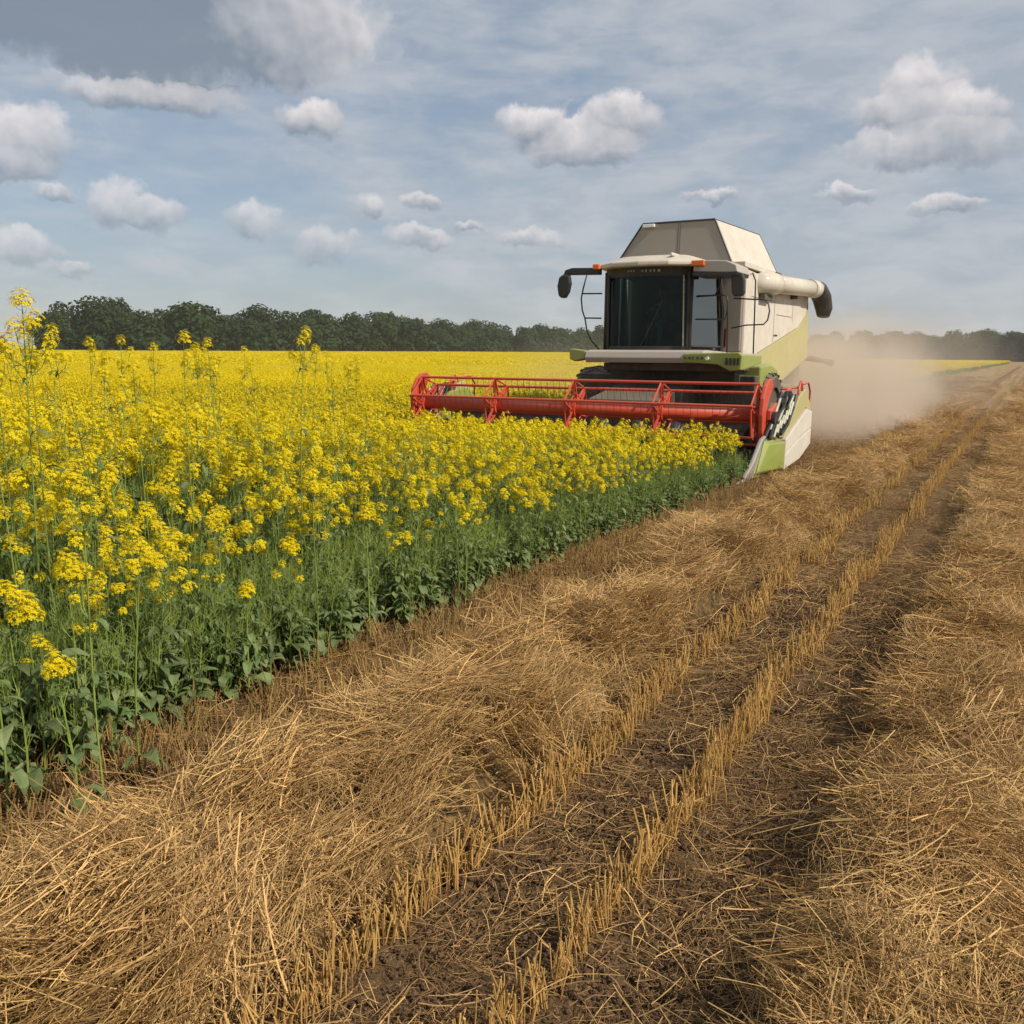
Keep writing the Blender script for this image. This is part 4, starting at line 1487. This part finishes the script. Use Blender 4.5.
# wheels
def wheel(x, y, r, w, nm='wheel'):
    q = MB()
    n = 36
    prof = [(-w / 2, r * .62), (-w / 2, r * .88), (-w / 2 + .05, r * .97), (0, r), (w / 2 - .05, r * .97), (w / 2, r * .88), (w / 2, r * .62)]
    vs, fs = [], []
    for i in range(n):
        a = 2 * PI * i / n
        for dx, rr in prof:
            vs.append((x + dx, y + math.cos(a) * rr, r + math.sin(a) * rr))
    k_ = len(prof)
    for i in range(n):
        for j in range(k_ - 1):
            a, b_ = i * k_ + j, ((i + 1) % n) * k_ + j
            fs.append((a, a + 1, b_ + 1, b_))
    q.add(vs, fs, 0)
    for i in range(22):
        for sd in (-1, 1):
            a = 2 * PI * (i + (.5 if sd > 0 else 0)) / 22
            v = []
            for (dx, da, rr) in ((0, 0, r * .99), (sd * w / 2, .22, r * .93)):
                for dd in (-.035, .035):
                    for h in (0, .045):
                        v.append((x + dx, y + math.cos(a + da + dd / r) * (rr + h), r + math.sin(a + da + dd / r) * (rr + h)))
            q.add(v, [(0, 1, 3, 2), (4, 6, 7, 5), (0, 4, 5, 1), (2, 3, 7, 6), (1, 5, 7, 3)], 0)
    wh = part(q, nm, [M['tyre']])
    q = MB()
    for sd in (-1, 1):
        q.tube([(x + sd * w * .30, y, r), (x + sd * w * .40, y, r)], [r * .60, r * .62], 24, 0)
        q.tube([(x + sd * w * .40, y, r), (x + sd * w * .47, y, r)], [r * .22, r * .18], 16, 0)
    part(q, 'rim', [M['dark']], wh)


wheel(-8.86, 19.75, .87, .72)
wheel(-5.12, 20.1, .83, .62)
wheel(-8.1, 25.3, .60, .42)
wheel(-5.65, 25.3, .60, .42)
p = MB()
p.tube([(-8.6, 20.0, .83), (-5.3, 20.0, .83)], .16, 10)
p.tube([(-8.0, 25.3, .6), (-5.7, 25.3, .6)], .10, 10)
p.box(-7.4, -6.3, 22.0, 25.6, .9, 1.35)
part(p, 'axle', [M['dark']])
# straw spreader at the rear
p = MB()
p.box(-7.9, -5.8, 26.2, 26.9, 1.25, 2.0)
p.tube([(-5.8, 26.6, 1.95), (-5.45, 26.9, 1.95), (-5.2, 27.3, 1.88), (-5.05, 27.6, 1.84)], [.04, .08, .06, .10], 8)
part(p, 'straw_spreader', [M['dark']], bevel=0)
# feeder house
p = MB()
p.prism([(16.5, .35), (16.5, 1.15), (19.6, 1.68), (19.6, .9)], 'x', -7.65, -6.15, 0)
p.box(-7.8, -6.0, 17.4, 17.5, 1.0, 1.35)
part(p, 'feeder_house', [M['dark']], bevel=.02)

# header --------------------------------------------------------
HX0, HX1 = -11.0, -3.86
p = MB()
p.prism([(15.35, .12), (15.9, .10), (16.5, .22), (16.62, .5), (16.66, .98), (16.74, .98), (16.74, .3), (16.6, .05), (15.35, .06)], 'x', HX0, HX1, 0)
p.box(HX0, HX1, 16.62, 16.76, .96, 1.04, 1)
header = part(p, 'header', [M['dark'], M['red']], fix=True)
for i in range(7):      # frame posts behind
    pass
# back wall of the header has open windows in the middle: dark grille
p = MB()
for i in range(60):
    x = HX0 + .06 + i * (HX1 - HX0 - .1) / 60
    p.prism([(x, 15.10), (x + .035, 15.35), (x - .035, 15.35)], 'z', .07, .10, 0)
p.box(HX0, HX1, 15.30, 15.37, .06, .105, 0)
part(p, 'knife', [M['steel']], header)
p = MB()
p.tube([(HX0 + .1, 16.2, .5), (HX1 - .1, 16.2, .5)], .15, 16, 0)
turns, steps = 9, 200
vs, fs = [], []
for i in range(steps + 1):
    u = i / steps
    x = HX0 + .15 + u * (HX1 - HX0 - .3)
    a = 2 * PI * turns * (u if u < .5 else 1 - u)
    vs += [(x, 16.2 + math.cos(a) * .15, .5 + math.sin(a) * .15), (x, 16.2 + math.cos(a) * .30, .5 + math.sin(a) * .30)]
for i in range(steps):
    fs.append((2 * i, 2 * i + 1, 2 * i + 3, 2 * i + 2))
p.add(vs, fs, 0)
part(p, 'feed_auger', [M['black']], header, fix=False)
# reel
RY, RZ, RR = 15.55, 1.01, .54
RX0, RX1 = -10.98, -3.93
p = MB()
p.tube([(RX0, RY, RZ), (RX1, RY, RZ)], .125, 20, 0)
tube_ = part(p, 'reel_tube', [M['red']], header, smooth=False)
for q in tube_.data.polygons:
    q.use_smooth = len(q.vertices) == 4
PH = R(102)
SP = [RX0 + .06 + i * (RX1 - RX0 - .12) / 4 for i in range(5)]
for X in SP:
    p = MB()
    for kk_ in range(6):
        a = PH + kk_ * PI / 3
        c = Vector((X, RY + math.cos(a) * RR, RZ + math.sin(a) * RR))
        o_ = Vector((0, -math.sin(a), math.cos(a)))
        i_ = Vector((X, RY + math.cos(a) * .1, RZ + math.sin(a) * .1))
        w = .028
        for s_ in (-1, 1):
            e0, e1 = i_ + o_ * .085 * s_, c + o_ * .02 * s_
            p.add([e0 + Vector((dx, 0, 0)) + o_ * w * t_ for dx in (-.02, .02) for t_ in (-.5, .5)] + [e1 + Vector((dx, 0, 0)) + o_ * w * t_ for dx in (-.02, .02) for t_ in (-.5, .5)],
                  [(0, 1, 3, 2), (4, 6, 7, 5), (0, 4, 5, 1), (2, 3, 7, 6), (0, 2, 6, 4), (1, 5, 7, 3)], 0)
        # rim segment and cross brace
        a2 = a + PI / 3
        c2 = Vector((X, RY + math.cos(a2) * RR, RZ + math.sin(a2) * RR))
        p.tube([c, c2], .018, 5, 0)
        p.tube([c.lerp(Vector((X, RY, RZ)), .45), c2.lerp(Vector((X, RY, RZ)), .45)], .014, 5, 0)
    p.tube([(X - .05, RY, RZ), (X + .05, RY, RZ)], .19, 18, 0)
    part(p, 'reel_spider', [M['red']], header)
for kk_ in range(6):
    a = PH + kk_ * PI / 3
    y, z = RY + math.cos(a) * RR, RZ + math.sin(a) * RR
    p = MB()
    p.tube([(RX0 + .03, y, z), (RX1 - .03, y, z)], .027, 8, 0)
    rg2 = random.Random(kk_)
    x = RX0 + .1
    while x < RX1 - .05:
        dy = .03 + rg2.gauss(0, .006)
        p.tube([(x, y, z - .02), (x, y + dy * .3, z - .12), (x + rg2.gauss(0, .008), y + dy + .02, z - .22)], .0038, 4, 1)
        x += .13
    part(p, 'tine_bar', [M['red'], M['dark']], header)
# end bearings / reel arms
for X, sx in ((RX1 + .03, 1), (RX0 - .03, -1)):
    p = MB()
    th = .07
    prof = []
    # curved red end plate: a tall crescent leaning forward
    outer = [(.20, .62), (.02, .60), (-.16, .50), (-.30, .30), (-.34, .02), (-.30, -.28), (-.20, -.56), (-.06, -.58)]
    inner = [(-.02, -.36), (-.10, -.12), (-.06, .10), (.06, .26), (.22, .40), (.30, .52)]
    prof = [(RY + a_, RZ + c_) for a_, c_ in outer + inner]
    p.prism(prof, 'x', min(X, X + sx * th), max(X, X + sx * th), 0)
    part(p, 'reel_end_plate', [M['red']], header, bevel=.015)
    p = MB()
    p.prism([(RY - .1, RZ - .07), (RY - .1, RZ + .09), (16.9, 1.45), (16.95, 1.30)], 'x', min(X + sx * .08, X + sx * .14), max(X + sx * .08, X + sx * .14), 0)
    p.tube([(X + sx * .11, 16.85, 1.38), (X + sx * .11, 16.7, .6)], .03, 8, 0)
    part(p, 'reel_arm', [M['red']], header, bevel=.01)

# crop divider with green and white shield, right in view
for mir in (0, 1):
    sh = (lambda x: x) if not mir else (lambda x: 2 * (HX0 + HX1) / 2 - x)

    def px_(mb, prof, x0, x1, m=0):
        a_, b_ = sorted((sh(x0), sh(x1)))
        mb.prism(prof, 'x', a_, b_, m)
    p = MB()
    px_(p, [(14.45, .06), (14.9, .03), (16.35, .06), (17.0, .14), (17.75, .35), (17.75, 1.0), (17.3, 1.28), (16.6, 1.2), (16.0, .72), (15.0, .60)], -3.85, -3.74, 0)
    div = part(p, 'divider', [M['green']], header, bevel=.02)
    p = MB()   # bulged outer shield: green nose, white rear
    xa, xb = sh(-3.735), sh(-3.56)
    gr = [(14.9, .08), (15.7, .06), (15.75, .56), (15.05, .60)]
    for (pr, m_) in (([(14.55, .10), (15.78, .06), (15.82, .60), (15.0, .62)], 0),):
        vs = [(xa, y_, z_) for y_, z_ in pr] + [(sh(-3.70), pr[0][0] + .05, pr[0][1] + .05), (xb, pr[1][0], pr[1][1] + .05), (xb, pr[2][0], pr[2][1] - .05), (sh(-3.66), pr[3][0] + .08, pr[3][1] - .06)]
        p.add(vs, [(0, 1, 5, 4), (1, 2, 6, 5), (2, 3, 7, 6), (3, 0, 4, 7), (4, 5, 6, 7), (3, 2, 1, 0)], m_)
    part(p, 'shield', [M['green']], div, bevel=.012, label='lime green front of the divider shield')
    p = MB()
    for pr in ([(15.80, .07), (17.0, .15), (17.86, .36), (17.86, .66), (16.8, .52), (15.82, .33)], [(15.82, .345), (16.8, .535), (17.86, .675), (17.86, .98), (17.45, 1.05), (15.84, .60)]):
        a_, b_ = sorted((xa, xb))
        p.prism(pr, 'x', a_, b_, 0)
    part(p, 'shield', [M['white']], div, bevel=.018, label='cream white rear of the divider shield')
    p = MB()   # green upper fin behind
    px_(p, [(15.84, .62), (17.45, 1.065), (17.84, 1.0), (17.86, 1.12), (17.4, 1.42), (16.9, 1.30)], -3.70, -3.60, 0)
    part(p, 'shield_fin', [M['olive']], div, bevel=.015)
    p = MB()   # pointed nose
    nose = [(13.62, .06), (14.0, .10), (14.5, .32), (15.0, .66), (15.25, .70), (15.1, .45), (14.6, .10), (14.2, .03)]
    px_(p, nose, -3.82, -3.75, 0)
    part(p, 'divider_nose', [M['steel']], div, bevel=.02)
    # drive belts, hoses and rods between the reel end and the shield
    p = MB()
    r4 = random.Random(4 + mir)
    for i in range(9):
        x = sh(-3.80 + r4.uniform(-.03, .2))
        o_ = i * .13
        p.tube([(x, 15.15 + o_ * .9, .62 + o_ * .15), (x + r4.gauss(0, .02), 15.5 + o_, .86 + r4.gauss(0, .03)), (x + r4.gauss(0, .02), 15.95 + o_ * .9, 1.15 + r4.gauss(0, .04)), (x, 16.2 + o_ * .8, 1.38 - o_ * .1)],
               r4.choice((.022, .03, .018)), 8, 0)
    for (y_, z_, r_) in ((15.6, .95, .13), (16.05, 1.2, .10), (16.6, 1.28, .12), (16.3, .9, .09)):
        p.tube([(sh(-3.79), y_, z_), (sh(-3.69), y_, z_)], r_, 18, 0)
    part(p, 'hoses', [M['hose']], header, smooth=False)
    p = MB()
    for i in range(7):
        y_ = 15.35 + i * .17
        x = sh(-3.66 + .01 * i)
        p.tube([(x, y_, .66 + i * .065), (x, y_ + .22, .86 + i * .07)], .022, 6, 0)
    for i in range(3):
        x = sh(-3.74 + i * .05)
        p.tube([(x, 15.4 + i * .28, .78 + i * .05), (x, 16.0 + i * .26, 1.28 + i * .02)], .026, 6, 0)
    part(p, 'linkage', [M['chain']], header)
    p = MB()   # bent red tubes above
    x = sh(-3.64)
    p.tube([(x, 16.9, 1.15), (x, 16.95, 1.42), (x, 17.1, 1.56), (x, 17.25, 1.42), (x, 17.22, 1.1)], .022, 8, 0)
    p.tube([(x, 17.3, 1.5), (x, 17.75, 1.52), (x, 17.95, 1.35), (x, 17.92, .95), (x, 17.7, .92)], .018, 8, 0)
    p.tube([(sh(-3.9), 16.7, 1.42), (x, 17.1, 1.45)], .02, 8, 0)
    part(p, 'guard_tube', [M['red']], header, smooth=True)

# driver inside the cab -----------------------------------------
def skin_figure(name, joints, edges, material, root=0):
    me = bpy.data.meshes.new(name)
    me.from_pydata([j[:3] for j in joints], edges, [])
    o = bpy.data.objects.new(name, me)
    S.collection.objects.link(o)
    sk = o.modifiers.new('skin', 'SKIN')
    for i, j in enumerate(joints):
        r_ = j[3] if isinstance(j[3], tuple) else (j[3], j[3])
        me.skin_vertices[0].data[i].radius = r_
        me.skin_vertices[0].data[i].use_root = i == root
    sk.use_smooth_shade = True
    sb = o.modifiers.new('sub', 'SUBSURF')
    sb.levels = sb.render_levels = 2
    me.materials.append(material)
    return o


DX, DY, DZ = -7.0, 18.85, 2.62        # hip of the seated driver, facing -Y
J = [(0, 0, 0, (.15, .11)), (0, .03, .20, (.15, .11)), (0, .02, .42, (.17, .11)), (0, 0, .52, (.07, .06)), (0, -.02, .60, (.05, .05)),
     (0, -.035, .70, (.08, .09)), (0, -.03, .80, (.07, .08)),
     (.19, .0, .45, .06), (.25, -.16, .25, .045), (.17, -.42, .27, .035), (.14, -.50, .29, .03),
     (-.19, .0, .45, .06), (-.25, -.16, .25, .045), (-.17, -.42, .27, .035), (-.14, -.50, .29, .03),
     (.10, -.10, -.02, .09), (.12, -.45, .02, .07), (.12, -.50, -.38, .05), (.12, -.62, -.44, .035),
     (-.10, -.10, -.02, .09), (-.12, -.45, .02, .07), (-.12, -.50, -.38, .05), (-.12, -.62, -.44, .035)]
E_ = [(0, 1), (1, 2), (2, 3), (3, 4), (4, 5), (5, 6), (2, 7), (7, 8), (8, 9), (9, 10), (2, 11), (11, 12), (12, 13), (13, 14), (0, 15), (15, 16), (16, 17), (17, 18), (0, 19), (19, 20), (20, 21), (21, 22)]
drv = skin_figure('person', J, E_, M['shirt'])
drv.location = (DX, DY, DZ)
tag(drv, 'driver in blue-grey clothes sitting behind the tinted windscreen, hands on the wheel', 'person')


def ball(name, c, r_, material, parent):
    q = MB()
    vs, fs = [], []
    for i in range(9):
        a = PI * i / 8
        for j in range(14):
            b_ = 2 * PI * j / 14
            vs.append((c[0] + r_[0] * math.sin(a) * math.cos(b_), c[1] + r_[1] * math.sin(a) * math.sin(b_), c[2] + r_[2] * math.cos(a)))
    for i in range(8):
        for j in range(14):
            fs.append((i * 14 + j, i * 14 + (j + 1) % 14, (i + 1) * 14 + (j + 1) % 14, (i + 1) * 14 + j))
    q.add(vs, fs)
    me = q.mesh(name, [material], True)
    o = bpy.data.objects.new(name, me)
    S.collection.objects.link(o)
    o.parent = parent
    return o


ball('face', (0, -.055, .72), (.082, .082, .115), M['skin'], drv)
ball('hair', (0, -.03, .78), (.092, .10, .09), M['hair'], drv)
q = MB()
q.tube([(0, -.135, .74), (0, -.155, .715), (0, -.14, .70)], [.008, .016, .01], 6)
o = bpy.data.objects.new('nose', q.mesh('nose', [M['skin']], True))
S.collection.objects.link(o)
o.parent = drv
for sx in (-1, 1):
    q = MB()
    hx = .14 * sx
    q.tube([(hx, -.48, .29), (hx * .97, -.55, .30), (hx * .95, -.60, .30)], [.032, .042, .035], 8)
    for i in range(4):
        q.tube([(hx + (i - 1.5) * .018, -.59, .30), (hx + (i - 1.5) * .019, -.63, .31), (hx + (i - 1.5) * .018, -.645, .28), (hx + (i - 1.5) * .017, -.62, .265)], [.010, .009, .009, .007], 6)
    q.tube([(hx - sx * .035, -.55, .29), (hx - sx * .055, -.59, .27), (hx - sx * .045, -.62, .27)], [.011, .010, .008], 6)
    o = bpy.data.objects.new('hand', q.mesh('hand', [M['skin']], True))
    S.collection.objects.link(o)
    o.parent = drv

# ------------------------------------------------------------------ dust behind the machine and haze
def dust_material(name, col, dens, centre_list, nscale=.9):
    m = bpy.data.materials.new(name)
    m.use_nodes = True
    k = NT(m.node_tree)
    k.n.clear()
    out = k.new('ShaderNodeOutputMaterial')
    p_ = k.new('ShaderNodeTexCoord').outputs['Object']
    n1 = k.noise(p_, nscale, 5, 0.6, .3)
    wv = k.vmath('ADD', p_, k.vmath('MULTIPLY', k.vmath('SUBTRACT', k.noise(p_, .5, 3, out=1), (.5, .5, .5)), (2.2, 2.2, 1.6)))
    acc = None
    for (c, r_, w) in centre_list:
        d = k.vmath('MULTIPLY', k.vmath('SUBTRACT', wv, c), tuple(1 / x for x in r_))
        v = k.math('MULTIPLY', k.math('SUBTRACT', 1.0, k.vmath('LENGTH', d), clamp=True), w)
        acc = v if acc is None else k.math('ADD', acc, v)
    f = k.math('MULTIPLY', acc, k.rng(n1, .36, .64, .05, 1.9))
    vol = k.new('ShaderNodeVolumePrincipled', {'Color': tuple(col) + (1,), 'Density': k.math('MULTIPLY', f, dens), 'Anisotropy': .2})
    k.l.new(vol.outputs[0], out.inputs['Volume'])
    return m


D0 = Vector((-5.5, 24, 0))
dm = dust_material('dust', (.92, .81, .68), .72,
                   [((.3, 2.5, .3), (3.4, 7.5, 2.4), 1.0), ((.5, 6.5, 1.0), (3.0, 7.5, 2.8), .46), ((1.0, 14, 1.2), (5.0, 13, 3.0), .09), ((-6.5, 5, .6), (6, 10, 2.2), .07)], .75)

q = MB()
q.box(-17, 4.2, 18.0, 62, .02, 5.2)
q.build('dust_cloud', [dm], None, tuple(D0))
tag(bpy.data.objects['dust_cloud'], 'tan dust cloud billowing behind the combine harvester', 'dust', None, 'stuff')

q = MB()
q.box(-1500, 1400, -300, 1500, -3.0, 42)
q.build('haze', [None], None, (0, 0, 0))
hz = bpy.data.objects['haze']
hm = bpy.data.materials.new('haze')
hm.use_nodes = True
k = NT(hm.node_tree)
k.n.clear()
k.l.new(k.new('ShaderNodeVolumePrincipled', {'Color': (.93, .96, 1.0, 1), 'Density': .00016}).outputs[0], k.new('ShaderNodeOutputMaterial').inputs['Volume'])
hz.data.materials.clear()
hz.data.materials.append(hm)
tag(hz, 'thin summer haze over the fields', 'haze', None, 'stuff')
